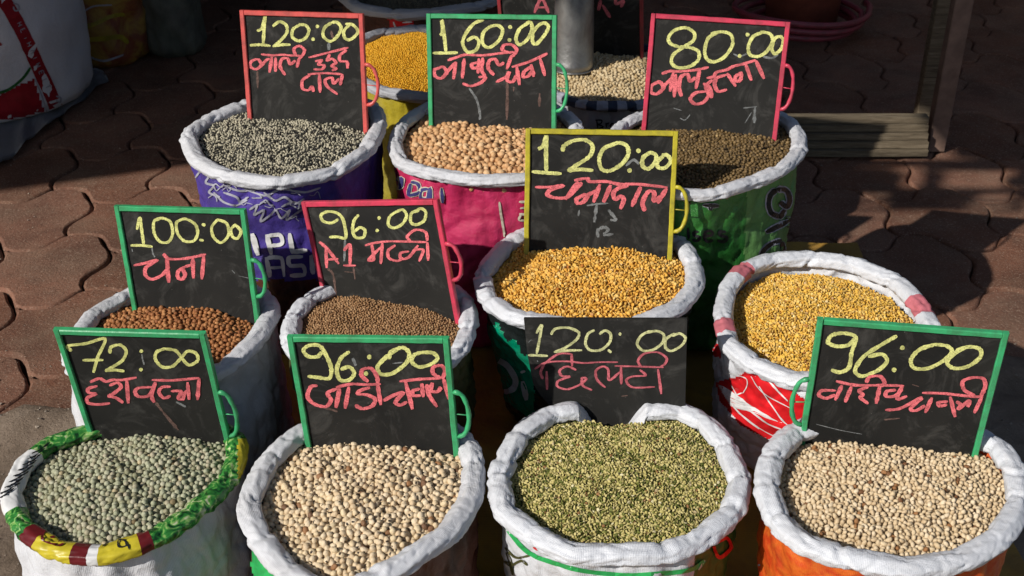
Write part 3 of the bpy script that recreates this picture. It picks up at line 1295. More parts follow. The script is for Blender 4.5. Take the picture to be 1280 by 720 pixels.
# ================================================================== the sacks
A_ = make_sack
urad = A_('urad', 'purple printed sack with white scrawls, full of tiny black and cream split pulses',
          [(236, 172), (248, 202), (280, 219), (347, 228), (415, 215), (456, 190), (473, 160), (468, 138), (435, 124), (390, 118), (345, 121), (305, 133), (262, 149)],
          .65, .0185, purple_cloth, white_cloth, foot=.84, seed=1,
          body_slots=[(lambda x, y: y > 352 and x < 352 and x > 318, green_print), (lambda x, y: y > 350, maroon_cloth)])
kabuli = A_('kabuli', 'sack printed magenta with navy lettering, full of large pale chickpeas',
            [(494, 180), (502, 203), (540, 218), (600, 225), (660, 222), (700, 210), (722, 185), (720, 160), (706, 144), (670, 130), (610, 124), (560, 126), (525, 139), (503, 158)],
            .63, .0175, pink_cloth, white_cloth, foot=.86, seed=2, bulge=.03)
kala = A_('kala', 'green printed sack with black lettering, full of small dark brown peas',
          [(998, 170), (998, 192), (978, 212), (940, 227), (895, 241), (855, 243), (810, 234), (778, 212), (764, 182), (776, 160), (802, 147), (845, 132), (900, 126), (950, 134), (984, 152)],
          .62, .0175, green_cloth, white_cloth, foot=.86, seed=3,
          body_slots=[(lambda x, y: x > 934 + (y - 240) * -.05, green_side_cloth)])
chana = A_('chana', 'plain white sack of reddish brown chickpeas, behind the board priced 72:00',
           [(150, 377), (118, 396), (92, 430), (92, 455), (118, 474), (180, 482), (240, 478), (288, 455), (322, 425), (338, 392), (330, 372), (290, 354), (230, 350), (182, 360)],
           .47, .0195, white_cloth, white_cloth, bulge=.10, foot=.98, seed=4)
matki = A_('matki', 'sack with white rolled rim full of tiny brown beans, behind the large cream beans',
           [(388, 374), (367, 398), (363, 428), (382, 452), (425, 468), (480, 472), (540, 464), (573, 442), (586, 412), (583, 382), (560, 360), (500, 350), (432, 354)],
           .48, .0185, olive_print, clean_white, bulge=.03, foot=.9, seed=5)
cdal = A_('cdal', 'teal and black sack full of yellow split chickpeas, behind the unframed slate',
          [(604, 345), (612, 375), (645, 397), (720, 408), (790, 408), (843, 388), (868, 358), (866, 330), (848, 303), (820, 287), (740, 278), (672, 286), (632, 308)],
          .51, .0195, teal_cloth, clean_white, foot=.80, seed=6,
          body_slots=[(lambda x, y: (x > 602 and 384 < y < 386 + (x - 596) * .9 + 6 * math.sin(x * .3)) or x > 668 or y > 488 + (x - 612) * .7, black_film)])
toor = A_('toor', 'white sack with a red patch, full of golden split pulses, without its own board',
          [(931, 337), (908, 365), (904, 400), (912, 432), (945, 456), (985, 474), (1040, 482), (1100, 478), (1148, 453), (1166, 418), (1152, 386), (1118, 352), (1070, 331), (1010, 322), (965, 324)],
          .48, .0205, clean_white, clean_white, tens=.16, foot=.84, seed=7, bulge=.02,
          rim_slots=[(near(923, 340, 15, 10), pinkish_print), (near(908, 411, 18, 9), pinkish_print), (near(1152, 387, 13, 11), pinkish_print), (near(1003, 338, 9, 6), pinkish_print)])


def pea_rim(x, y):
    return True


def ang_px(cx, cy):
    return lambda x, y: math.degrees(math.atan2((y - cy) * 1.7, x - cx)) % 360


_a = ang_px(155, 615)
peas = A_('peas', 'white sack with green, yellow and maroon printed rim, full of pale green peas',
          [(112, 540), (62, 558), (30, 585), (14, 620), (30, 660), (70, 687), (130, 692), (195, 674), (245, 640), (283, 602), (297, 568), (290, 543), (250, 528), (180, 524)],
          .40, .0185, white_cloth, leaf_print, bulge=.10, foot=.99, seed=8,
          rim_slots=[(lambda x, y: x < 46 and y < 640, white_print),
                     (lambda x, y: 36 < x < 52 and y > 655, maroon_print), (lambda x, y: 52 <= x < 92 and y > 655, yellow_print),
                     (lambda x, y: 92 <= x < 110 and y > 655, maroon_print), (lambda x, y: 110 <= x < 122 and y > 650, white_print),
                     (lambda x, y: 122 <= x < 172 and y > 630, yellow_print), (lambda x, y: 172 <= x < 186 and y > 630, maroon_print),
                     (lambda x, y: x > 297 and 548 < y < 598, yellow_wedge)])
jadi = A_('jadi', 'white rimmed sack of large cream beans, second from left in the front row',
          [(369, 548), (336, 580), (311, 630), (322, 668), (356, 710), (405, 742), (455, 728), (510, 702), (560, 666), (588, 625), (592, 580), (580, 552), (540, 530), (470, 522), (412, 528)],
          .40, .0205, maroon_cloth, white_cloth, foot=.88, seed=9, bulge=.03)
moong = A_('moong', 'white sack with a green stripe, full of split green pulses, under the unframed slate',
           [(623, 600), (631, 640), (672, 672), (716, 692), (770, 694), (826, 692), (875, 674), (914, 642), (926, 603), (906, 556), (880, 528), (850, 514), (806, 515), (780, 518), (761, 522), (744, 518), (722, 513), (685, 520), (650, 545), (633, 573)],
           .40, .0205, clean_white, clean_white, foot=.90, seed=10, dz={14: -.085, 13: -.060, 15: -.055}, tens=.14,
           body_slots=[(lambda x, y: x > 868 and y > 625, darkgreen_print)])
barik = A_('barik', 'orange printed sack of small beige beans in the right corner of the front row',
           [(994, 542), (966, 572), (958, 610), (974, 652), (1008, 684), (1060, 702), (1130, 712), (1200, 700), (1248, 673), (1274, 630), (1268, 592), (1245, 560), (1200, 540), (1130, 530), (1050, 526)],
           .42, .0215, orange_cloth, clean_white, foot=.93, seed=11)
# rear sacks
yell = A_('yell', 'half hidden yellow sack of small golden pulses between the two rear left boards',
          [(436, 78), (446, 100), (480, 115), (535, 121), (590, 114), (622, 95), (620, 70), (585, 46), (530, 38), (475, 42), (445, 58)],
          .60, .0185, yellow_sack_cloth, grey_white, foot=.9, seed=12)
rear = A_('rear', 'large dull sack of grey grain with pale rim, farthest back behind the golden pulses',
          [(428, -10), (445, 8), (490, 18), (545, 18), (600, 8), (628, -8), (620, -35), (560, -52), (490, -50), (440, -32)],
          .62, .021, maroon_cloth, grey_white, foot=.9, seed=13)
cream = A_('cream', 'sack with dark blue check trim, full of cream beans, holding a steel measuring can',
           [(672, 98), (690, 118), (735, 132), (790, 132), (838, 118), (852, 92), (835, 70), (790, 58), (735, 56), (690, 72)],
           .57, .0165, grey_white, check_cloth_dark, foot=.9, seed=14,
           rim_slots=[(lambda x, y: int((x - 700) / 11.5) % 2 == 0, grey_print)])

# ------------------------------------------------------------------ grain kinds
def c_(r, g, b):
    return srgb(r, g, b)


m_ch = grain_mat('chickpea_skin', [c_(214, 170, 122), c_(226, 184, 138), c_(200, 152, 104), c_(232, 196, 152)], .5)
m_pea = grain_mat('green_pea_skin', [c_(172, 176, 148), c_(182, 184, 158), c_(164, 168, 140), c_(190, 190, 166), c_(188, 180, 156), c_(150, 150, 120)], .5)
m_cow = grain_mat('cowpea_skin', [c_(226, 206, 174), c_(236, 218, 188), c_(214, 190, 156), c_(230, 210, 174)], .45)
m_eye = grain_mat('cowpea_eye', [c_(34, 26, 24), c_(60, 44, 36)], .45)
m_brn = grain_mat('brown_chickpea_skin', [c_(178, 122, 76), c_(160, 104, 62), c_(194, 140, 90), c_(146, 92, 54)], .55)
m_mat = grain_mat('moth_bean_skin', [c_(176, 138, 98), c_(158, 120, 82), c_(192, 156, 116), c_(136, 100, 68)], .45)
m_cd = grain_mat('yellow_dal', [c_(240, 186, 84), c_(246, 200, 102), c_(232, 172, 66), c_(248, 212, 130), c_(238, 180, 74)], .5)
m_td = grain_mat('golden_dal', [c_(238, 192, 80), c_(246, 206, 100), c_(230, 174, 62), c_(250, 218, 134), c_(222, 180, 90)], .5)
m_mg1 = grain_mat('moong_flesh', [c_(206, 194, 128), c_(216, 204, 142), c_(188, 178, 108)], .5)
m_mg2 = grain_mat('moong_skin', [c_(112, 118, 54), c_(92, 102, 46), c_(138, 140, 72)], .5)
m_ur1 = grain_mat('urad_skin', [c_(52, 51, 48), c_(66, 64, 58), c_(38, 37, 36)], .5)
m_ur2 = grain_mat('urad_flesh', [c_(206, 200, 178), c_(192, 186, 164), c_(172, 168, 148)], .5)
m_kv = grain_mat('dark_pea_skin', [c_(120, 98, 62), c_(104, 84, 52), c_(140, 116, 78), c_(86, 70, 46)], .42)
m_bk = grain_mat('beige_bean_skin', [c_(218, 196, 160), c_(228, 208, 174), c_(204, 180, 144), c_(234, 216, 186)], .45, speck=((.10, .05, .03, 1), 1.6, .72))
m_yl = grain_mat('gold_split', [c_(224, 166, 34), c_(238, 184, 56), c_(206, 148, 22)], .5)
m_cb = grain_mat('cream_bean_skin', [c_(206, 186, 148), c_(222, 204, 168), c_(190, 166, 124)], .5)
m_gy = grain_mat('grey_grain_skin', [c_(110, 106, 90), c_(90, 86, 74)], .6)


def skin(name, c):
    return flat_mat(name, mul(c, .8), .8, .2)


cnt = 0
H_ = heap
GR = 'heaps of loose pulses in the sacks'
jobs = [
    (urad, 'split_black_gram', 'heap of tiny black and cream split pulses in the purple sack', .0050, [grain_mesh('rod', [m_ur1]), grain_mesh('rod', [m_ur2])], [.36, .64], c_(60, 58, 50), dict(drop=.004, rise=.016)),
    (kabuli, 'chickpeas', 'heap of large pale chickpeas in the magenta sack', .0108, [grain_mesh('chickpea', [m_ch], 1), grain_mesh('chickpea', [m_ch], 5)], [1, 1], c_(120, 84, 54), dict(drop=.012, rise=.026)),
    (kala, 'dark_peas', 'heap of small dark brown peas in the green sack', .0068, [grain_mesh('blackpea', [m_kv], 1), grain_mesh('blackpea', [m_kv], 4)], [1, 1], c_(60, 46, 28), dict(drop=.012, rise=.024)),
    (chana, 'brown_chickpeas', 'heap of reddish brown small chickpeas in the plain white sack', .0076, [grain_mesh('chana', [m_brn], 1), grain_mesh('chana', [m_brn], 6)], [1, 1], c_(80, 46, 26), dict(drop=.010, rise=.028)),
    (matki, 'tiny_brown_beans', 'heap of tiny brown beans in the middle sack', .0044, [grain_mesh('tiny', [m_mat])], [1], c_(80, 58, 38), dict(drop=.006, rise=.014)),
    (cdal, 'yellow_split_chickpeas', 'heap of yellow split chickpeas below the yellow framed board', .0064, [grain_mesh('split', [m_cd], 1), grain_mesh('split', [m_cd], 3)], [1, 1], c_(130, 80, 26), dict(drop=.012, rise=.034, flat=.62)),
    (toor, 'golden_split_pulses', 'wide heap of golden split pulses in the red and white sack', .0054, [grain_mesh('split', [m_td], 1), grain_mesh('split', [m_td], 3)], [1, 1], c_(130, 86, 28), dict(drop=.028, rise=.034, flat=.62)),
    (peas, 'green_peas', 'heap of pale green dried peas in the leaf printed sack', .0079, [grain_mesh('pea', [m_pea], 1), grain_mesh('pea', [m_pea], 3)], [1, 1], c_(96, 98, 76), dict(gs=1.16, drop=.010, rise=.022)),
    (jadi, 'large_cream_beans', 'heap of large cream beans with dark eyes in the front row', .0088, [grain_mesh('cowpea', [m_cow, m_eye], 1)], [1], c_(104, 88, 66), dict(gs=1.20, drop=.010, rise=.020)),
    (moong, 'split_green_pulses', 'heap of split green pulses below the unframed slate', .0047, [grain_mesh('split', [m_mg1], 1), grain_mesh('split', [m_mg2], 2)], [.76, .24], c_(78, 76, 34), dict(drop=.011, rise=.020, flat=.6)),
    (barik, 'small_beige_beans', 'heap of small beige beans in the orange sack', .0074, [grain_mesh('bean', [m_bk], 1)], [1], c_(100, 80, 58), dict(drop=.018, rise=.026)),
    (yell, 'small_golden_pulses', 'heap of small golden split pulses in the rear yellow sack', .0046, [grain_mesh('tiny', [m_yl])], [1], c_(120, 84, 16), dict(drop=.006, rise=.04)),
    (rear, 'grey_grain', 'dull grey grain in the farthest sack', .0060, [grain_mesh('tiny', [m_gy])], [1], c_(60, 56, 46), dict(drop=.012, rise=.02)),
    (cream, 'cream_beans', 'heap of cream beans round the steel measuring can', .0082, [grain_mesh('bean', [m_cb], 1)], [1], c_(104, 88, 64), dict(drop=.004, rise=.032)),
]
ODD = {'chickpeas': ('chickpea', [c_(150, 104, 66), c_(190, 150, 110)]), 'green_peas': ('pea', [c_(120, 104, 74), c_(200, 186, 150)]), 'large_cream_beans': ('cowpea', [c_(164, 120, 82), c_(122, 92, 70)]),
       'small_beige_beans': ('bean', [c_(160, 116, 76), c_(120, 84, 56)]), 'yellow_split_chickpeas': ('split', [c_(250, 226, 160), c_(190, 120, 50)]),
       'golden_split_pulses': ('split', [c_(252, 232, 176), c_(178, 120, 56)]), 'split_green_pulses': ('split', [c_(228, 220, 178), c_(150, 110, 70)]), 'dark_peas': ('blackpea', [c_(70, 52, 34), c_(180, 154, 108)]),
       'brown_chickpeas': ('chana', [c_(96, 56, 34), c_(214, 166, 118)])}
for i, (s_, nm, lb, d, ms, ws, bc, kw) in enumerate(jobs):
    if nm in ODD:
        ms = ms + [grain_mesh(ODD[nm][0], [grain_mat('odd_' + nm, ODD[nm][1], .5)], 7)]
        ws = ws + [sum(ws) * (.05 if 'split' in nm else .03)]
    _, n = H_(s_, nm, lb, 'pulses', d, ms, ws, skin(nm + '_base', bc), group=GR, seed=i, **kw)
    cnt += n
print('grains', cnt, 'pavers', npav)

# ================================================================== price boards
Z48 = 4.8
make_board([(299.4, 11.9), (454.2, 17.7), (310.2, 146), (460, 152)], 'coral red framed board reading 120:00 in the purple sack', urad, fr_red, None,
    [[(150, 185), (180, 168), (200, 92), (192, 190), (188, 266)], [(108, 272), (170, 268), (232, 275)],
     [(245, 158), (285, 130), (325, 150), (330, 195), (290, 245), (245, 280)], [(250, 276), (300, 268), (352, 268)],
     [(405, 150), (367, 175), (362, 220), (400, 245), (445, 225), (462, 180), (440, 150), (398, 148)],
     [(513, 158)], [(487, 235)],
     [(600, 135), (557, 165), (548, 215), (590, 248), (635, 215), (655, 165), (630, 133), (595, 136)],
     [(712, 142), (672, 185), (680, 230), (715, 235), (757, 190), (725, 148), (680, 143)]],
    [[(150, 353), (115, 370), (112, 400), (145, 415), (175, 390), (163, 360), (142, 355)], [(168, 405), (205, 362), (228, 352)], [(240, 340), (225, 435)],
     [(175, 325), (240, 332), (300, 328), (350, 332), (430, 335)], [(262, 345), (262, 430)],
     [(320, 450), (290, 400), (300, 355), (335, 350), (350, 385), (382, 362)], [(405, 345), (390, 405)],
     [(385, 335), (372, 295), (405, 275), (435, 300), (425, 330), (405, 350)],
     [(460, 345), (580, 315), (700, 285)], [(500, 368), (540, 360), (520, 385), (555, 392), (540, 415), (490, 415)],
     [(588, 325), (572, 362), (600, 352), (625, 375), (600, 395), (628, 412), (600, 422)],
     [(690, 300), (650, 330), (650, 365), (690, 370), (695, 410)],
     [(455, 445), (560, 438), (665, 445)], [(470, 450), (425, 480), (425, 530), (460, 540), (482, 518), (490, 550)],
     [(525, 445), (530, 555)], [(635, 565), (575, 520), (560, 480), (600, 465), (612, 500), (645, 470)], [(665, 445), (650, 510)]],
    (290, 0), 4.8, 3.3, 3.0, [([(152, 425), (155, 530)], 2.6, 0), ([(580, 255), (582, 300)], 4, 1), ([(595, 185), (605, 230)], 2.6, 0)], handle=(1, .16, .54, .10))
make_board([(532.5, 17), (696.7, 18.8), (536.7, 151), (695, 157)], 'green framed board reading 160:00 in the sack of large chickpeas', kabuli, fr_green, None,
    [[(145, 212), (160, 190), (155, 122), (168, 200), (180, 310)], [(100, 318), (170, 318), (252, 315)],
     [(408, 118), (350, 140), (300, 200), (280, 260), (310, 312), (360, 300), (378, 250), (350, 222), (305, 245)],
     [(450, 155), (405, 195), (400, 260), (440, 285), (500, 240), (520, 180), (490, 152), (440, 160)], [(565, 162)], [(562, 240)],
     [(680, 135), (625, 170), (600, 230), (620, 268), (665, 240), (695, 180), (690, 135), (660, 138)],
     [(745, 142), (705, 190), (700, 250), (725, 262), (775, 205), (795, 160), (770, 137), (735, 150)]],
    [[(190, 362), (240, 345), (300, 328), (400, 332), (500, 320), (590, 312)], [(150, 405), (110, 420), (115, 455), (150, 470), (185, 435), (165, 402), (140, 405)],
     [(165, 455), (240, 372)], [(240, 370), (225, 475)], [(290, 350), (278, 470)], [(378, 350), (372, 440)],
     [(370, 375), (335, 385), (345, 410), (380, 395)], [(402, 345), (395, 420), (412, 455), (375, 462)],
     [(280, 500), (330, 515), (390, 495), (425, 460)], [(470, 450), (435, 410), (440, 365), (475, 355), (498, 390), (530, 375)],
     [(575, 330), (545, 415)], [(570, 318), (520, 300), (530, 270), (575, 268), (605, 300), (578, 340)],
     [(575, 402), (680, 370), (790, 320)], [(480, 492), (540, 462), (560, 432), (548, 480), (580, 490), (605, 450)], [(605, 400), (622, 510)],
     [(690, 400), (650, 430), (645, 462), (675, 455), (695, 425)], [(690, 385), (708, 460)], [(745, 350), (775, 455)]],
    (520, 0), 4.8, 3.6, 3.4, [([(546, 425), (548, 560), (545, 718)], 3.2, 0), ([(320, 530), (365, 600), (385, 690), (380, 718)], 3.2, 1), ([(587, 520), (585, 548)], 1.5, 0), ([(742, 560), (740, 640)], 3, 0)], handle=(1, .13, .56, .085))
make_board([(813.5, 18.8), (990.2, 25.6), (803, 152), (969.5, 168)], 'crimson framed board reading 80.00 in the sack of dark brown peas', kala, fr_crimson, None,
    [[(240, 235), (185, 215), (170, 180), (205, 135), (275, 118), (325, 150), (320, 195), (260, 235), (200, 280), (190, 330), (230, 358), (300, 350), (350, 310), (350, 260), (300, 237), (235, 232)],
     [(480, 142), (410, 180), (388, 260), (405, 310), (450, 322), (510, 290), (555, 220), (545, 160), (490, 142), (425, 155)], [(645, 160)], [(598, 288)],
     [(740, 145), (680, 170), (650, 230), (660, 280), (710, 290), (760, 260), (795, 200), (780, 155), (722, 142)],
     [(850, 170), (812, 180), (790, 240), (810, 275), (850, 240), (860, 190), (840, 168)]],
    [[(130, 395), (180, 378), (230, 380), (330, 372), (412, 355)], [(125, 438), (70, 465), (68, 505), (100, 515), (140, 480), (120, 440)], [(130, 480), (200, 412)], [(200, 385), (180, 500)], [(215, 395), (205, 535)],
     [(250, 530), (235, 480), (245, 415), (285, 397), (300, 438), (335, 415)], [(358, 370), (335, 485)],
     [(400, 420), (440, 412), (460, 385), (520, 370), (560, 350), (620, 335), (695, 312)],
     [(400, 500), (335, 508), (302, 545), (330, 575), (380, 565), (412, 520), (395, 470), (435, 430)], [(378, 452), (420, 480), (430, 540)],
     [(520, 400), (460, 420), (448, 460), (470, 500), (522, 488)], [(522, 390), (575, 470)], [(615, 385), (572, 412), (580, 440), (602, 430), (610, 390)], [(635, 340), (668, 435)], [(695, 315), (745, 425)]],
    (800, 10), 4.8, 3.6, 3.6, [([(560, 275), (598, 290), (640, 275)], 1.8, 1), ([(740, 292), (790, 300), (830, 280)], 2.6, 1), ([(690, 590), (685, 690)], 3.4, 1), ([(620, 600), (700, 592)], 1.5, 1), ([(240, 660), (270, 672), (300, 640)], 1.2, 1), ([(630, 690), (670, 625)], 1.0, 1), ([(200, 600), (250, 615)], .8, 1)], handle=(1, .22, .62, .075))
make_board([(656, 160), (849, 164.4), (656, 306), (840, 309)], 'yellow framed board reading 120:00 in the sack of yellow split chickpeas', cdal, fr_yellow, None,
    [[(108, 150), (140, 130), (158, 72), (156, 180), (158, 288)], [(70, 285), (150, 292), (250, 298)],
     [(256, 165), (265, 130), (320, 100), (390, 95), (435, 130), (420, 190), (350, 240), (285, 280)], [(285, 280), (360, 272), (440, 278)],
     [(560, 118), (500, 150), (475, 210), (490, 270), (540, 280), (610, 240), (650, 180), (640, 130), (590, 112), (530, 135)], [(710, 160)], [(657, 278)],
     [(790, 165), (740, 200), (735, 250), (770, 268), (810, 230), (815, 185), (775, 168)], [(865, 188), (825, 225), (830, 260), (870, 262), (905, 220), (880, 185), (850, 190)]],
    [[(325, 338), (400, 326), (420, 345), (520, 345), (600, 362), (700, 360), (885, 380)], [(90, 378), (180, 378), (260, 368), (180, 398), (165, 425), (210, 442), (280, 440), (330, 395), (372, 350)],
     [(350, 345), (272, 452)], [(385, 425), (340, 450), (345, 475), (378, 468), (405, 430), (375, 422)], [(480, 360), (440, 470)], [(395, 430), (462, 398)], [(545, 365), (500, 470)],
     [(650, 372), (590, 385), (560, 415), (572, 452), (605, 432), (622, 455), (602, 510)], [(725, 375), (670, 495)], [(750, 522), (735, 470), (770, 405), (805, 412), (802, 462), (850, 428)], [(880, 385), (825, 475)]],
    (650, 155), 4.8, 4.3, 4.2, [([(400, 490), (460, 480), (530, 475)], 2, 1), ([(460, 485), (445, 590)], 4.2, 1), ([(530, 515), (575, 572), (540, 575)], 3.4, 1), ([(356, 515), (350, 552)], 2.4, 1), ([(470, 680), (465, 640), (500, 620), (530, 632), (505, 665), (560, 660)], 3.6, 1), ([(635, 252), (680, 215), (715, 240)], 3.2, 1)], handle=(1, .14, .53, .085))
make_board([(141.7, 255.8), (307.7, 262.5), (166, 379), (322, 384)], 'green framed board reading 100:00 in the sack of reddish brown chickpeas', chana, fr_green, None,
    [[(150, 178), (168, 105), (180, 190), (192, 268)], [(112, 272), (180, 272), (245, 280)],
     [(290, 112), (252, 130), (255, 200), (290, 250), (340, 250), (365, 200), (350, 130), (300, 108), (250, 122)], [(430, 112), (388, 135), (395, 200), (435, 245), (490, 245), (515, 200), (500, 145), (440, 112), (392, 128)],
     [(540, 143), (562, 152)], [(525, 238), (552, 242)], [(640, 112), (600, 160), (610, 220), (655, 255), (700, 210), (690, 140), (630, 115)], [(745, 145), (715, 175), (725, 220), (755, 228), (775, 185), (735, 142)]],
    [[(130, 392), (200, 378), (270, 360), (205, 405), (202, 450), (240, 475), (300, 450), (345, 400)], [(330, 335), (335, 420), (342, 495)], [(308, 322), (345, 352), (440, 350), (565, 325)],
     [(440, 400), (400, 425), (395, 460), (420, 475), (440, 448), (425, 415)], [(485, 345), (490, 470)], [(435, 400), (480, 388)], [(552, 330), (540, 475)]],
    (140, 250), 4.8, 3.1, 3.6, [([(240, 285), (246, 320), (258, 342)], 1.8, 1), ([(720, 420), (738, 440)], 1.2, 1), ([(760, 455), (820, 468)], .8, 1), ([(120, 292), (124, 310)], 1.2, 1)], handle=(1, .12, .50, .085))
make_board([(376, 253), (548, 248.3), (405.4, 373), (570.5, 379)], 'crimson framed board reading 96:00 and A1 in the sack of tiny brown beans', matki, fr_crimson, None,
    [[(255, 162), (215, 185), (165, 175), (150, 140), (190, 117), (250, 127), (285, 170), (300, 272), (250, 268), (200, 270)], [(378, 135), (350, 170), (340, 230), (360, 272), (405, 270), (415, 230), (385, 212), (350, 238)], [(500, 155)], [(488, 230)],
     [(612, 112), (565, 145), (555, 195), (590, 215), (640, 190), (665, 140), (640, 105), (590, 125)], [(740, 112), (695, 125), (690, 180), (725, 195), (770, 170), (780, 120), (750, 98), (712, 118)]],
    [[(140, 298), (190, 342), (258, 430)], [(180, 330), (185, 455)], [(185, 405), (255, 400)], [(288, 352), (325, 315), (325, 438)], [(285, 440), (360, 440)],
     [(415, 320), (470, 305), (560, 295), (700, 297), (790, 300)], [(455, 312), (468, 400), (438, 405), (510, 330)], [(520, 305), (510, 430)], [(598, 318), (555, 350), (560, 395), (610, 412), (645, 392)],
     [(680, 355), (630, 365), (632, 400), (680, 388), (735, 318)], [(700, 350), (765, 345), (740, 415)], [(790, 300), (795, 410)], [(690, 298), (670, 265), (720, 225), (780, 240), (790, 292)]],
    (370, 240), 4.8, 3.2, 3.0, [([(190, 460), (225, 500), (240, 640)], 2.6, 0), ([(295, 285), (290, 415)], 3.0, 1), ([(345, 450), (355, 525)], 2.0, 0), ([(290, 478), (350, 482)], 1.0, 0)], handle=(1, .22, .58, .085))
make_board([(64.7, 409.3), (258.7, 417.8), (113.3, 543), (285, 545)], 'green framed board reading 72:00 in the sack of pale green peas', peas, fr_green, None,
    [[(95, 185), (70, 155), (180, 140), (295, 112), (252, 220), (225, 315)], [(160, 240), (285, 238)], [(325, 200), (330, 162), (385, 148), (422, 185), (400, 240), (340, 280), (295, 305)], [(295, 302), (350, 298), (412, 305)], [(513, 185)], [(510, 295)],
     [(660, 168), (605, 190), (598, 235), (640, 280), (700, 275), (750, 228), (790, 185), (840, 197), (852, 240), (800, 268), (760, 232), (720, 182), (650, 170)]],
    [[(205, 372), (260, 350), (300, 368), (340, 358), (400, 358), (485, 343)], [(250, 395), (195, 410), (198, 435), (240, 442), (190, 465), (192, 495), (250, 505), (325, 498)], [(320, 392), (370, 375), (390, 402), (345, 440), (318, 455), (360, 465), (405, 495)], [(425, 360), (435, 498)],
     [(575, 358), (700, 360), (860, 345)], [(595, 400), (500, 405), (475, 430), (500, 458), (560, 448), (600, 372)], [(598, 370), (575, 450), (592, 492)], [(690, 398), (640, 400), (618, 430), (648, 465), (690, 452)],
     [(690, 425), (750, 425), (735, 465), (762, 472), (770, 440), (795, 420)], [(790, 370), (800, 475)], [(860, 347), (850, 477)]],
    (70, 400), 4.8, 3.4, 3.6, [([(595, 490), (650, 560), (735, 660)], 3.6, 0), ([(515, 205), (520, 235), (530, 268)], 1.8, 1), ([(720, 490), (780, 520)], 2.4, 1)], handle=(1, .02, .46, .085))
make_board([(356.9, 418.7), (563, 423), (384.4, 555.6), (571.5, 557)], 'green framed board reading 96:00 in the front row sack of large cream beans', jadi, fr_green, None,
    [[(155, 142), (130, 170), (75, 170), (45, 135), (75, 105), (140, 105), (180, 160), (212, 240), (200, 300), (130, 295), (70, 288)], [(322, 140), (270, 180), (245, 250), (265, 310), (320, 310), (350, 270), (320, 232), (268, 248)], [(440, 172)], [(420, 272)],
     [(620, 118), (545, 170), (490, 230), (510, 275), (580, 270), (660, 210), (680, 150), (640, 115), (570, 142), (560, 185)], [(760, 143), (710, 160), (695, 200), (740, 232), (810, 215), (850, 180), (820, 147), (745, 145)]],
    [[(130, 345), (90, 352), (70, 410), (110, 455), (180, 470), (210, 430), (190, 388), (250, 362)], [(240, 355), (330, 335), (420, 338), (510, 335)], [(262, 360), (240, 478)], [(318, 350), (295, 482)],
     [(445, 355), (390, 372), (372, 392), (430, 400), (475, 425), (458, 465), (400, 482), (355, 460)], [(490, 340), (510, 460)], [(492, 330), (485, 285), (450, 240), (400, 248), (395, 285), (435, 320)],
     [(525, 434), (590, 400), (645, 385), (598, 440), (625, 460), (668, 440)], [(620, 318), (740, 305), (880, 298)], [(655, 310), (700, 485)], [(745, 362), (702, 375), (705, 402), (750, 402)], [(755, 330), (765, 412)],
     [(785, 335), (800, 400), (848, 470)], [(820, 325), (810, 372), (850, 378), (872, 350)], [(885, 300), (920, 425)], [(880, 300), (895, 250), (870, 222), (825, 232), (825, 270), (872, 298)]],
    (370, 410), 4.8, 4.2, 4.0, [([(340, 180), (360, 225)], 4, 1), ([(580, 212), (640, 205)], 1.5, 1), ([(150, 470), (250, 500)], 3, 0)], handle=(1, .10, .52, .085))
make_board([(1020.4, 399.8), (1263.5, 414), (1001.5, 542), (1221, 567)], 'green framed board reading 96:00 in the sack of small beige beans', barik, fr_green, None,
    [[(195, 112), (160, 145), (100, 150), (60, 130), (80, 95), (140, 85), (198, 105), (178, 180), (165, 255), (120, 280), (75, 268)], [(405, 98), (340, 135), (240, 200), (195, 270), (230, 300), (310, 270), (355, 225), (330, 190), (260, 202)], [(432, 158)], [(390, 268)],
     [(600, 140), (520, 165), (475, 215), (490, 258), (560, 260), (640, 220), (680, 175), (650, 147), (585, 140)], [(760, 150), (700, 180), (655, 230), (690, 260), (760, 250), (820, 205), (820, 165), (770, 152), (700, 168)]],
    [[(100, 325), (200, 345), (330, 345), (440, 348)], [(100, 372), (30, 372), (15, 395), (50, 410), (95, 392)], [(130, 345), (95, 420)], [(178, 350), (145, 430)], [(262, 352), (215, 372), (235, 392), (220, 405), (262, 437)],
     [(320, 345), (300, 437)], [(250, 332), (270, 302), (320, 300), (342, 330), (325, 350)], [(400, 368), (355, 375), (350, 400), (395, 397), (432, 362)], [(432, 345), (405, 412), (455, 398)],
     [(345, 468), (420, 460), (530, 405), (472, 460), (500, 470), (545, 445)], [(580, 405), (545, 482)], [(530, 382), (640, 385), (780, 400), (835, 400)], [(660, 425), (612, 430), (620, 447), (655, 440)], [(670, 400), (695, 502)],
     [(700, 425), (722, 440), (712, 462), (765, 420), (758, 452)], [(830, 400), (790, 482)], [(795, 395), (742, 368), (733, 325), (780, 305), (835, 310), (845, 350), (822, 400)]],
    (1020, 395), 4.0, 4.3, 3.8, [([(340, 518), (420, 510)], 2.0, 0), ([(480, 342), (515, 352)], 1.0, 0), ([(0, 540), (120, 570), (230, 590)], .8, 1)], handle=(-1, .10, .50, .075))
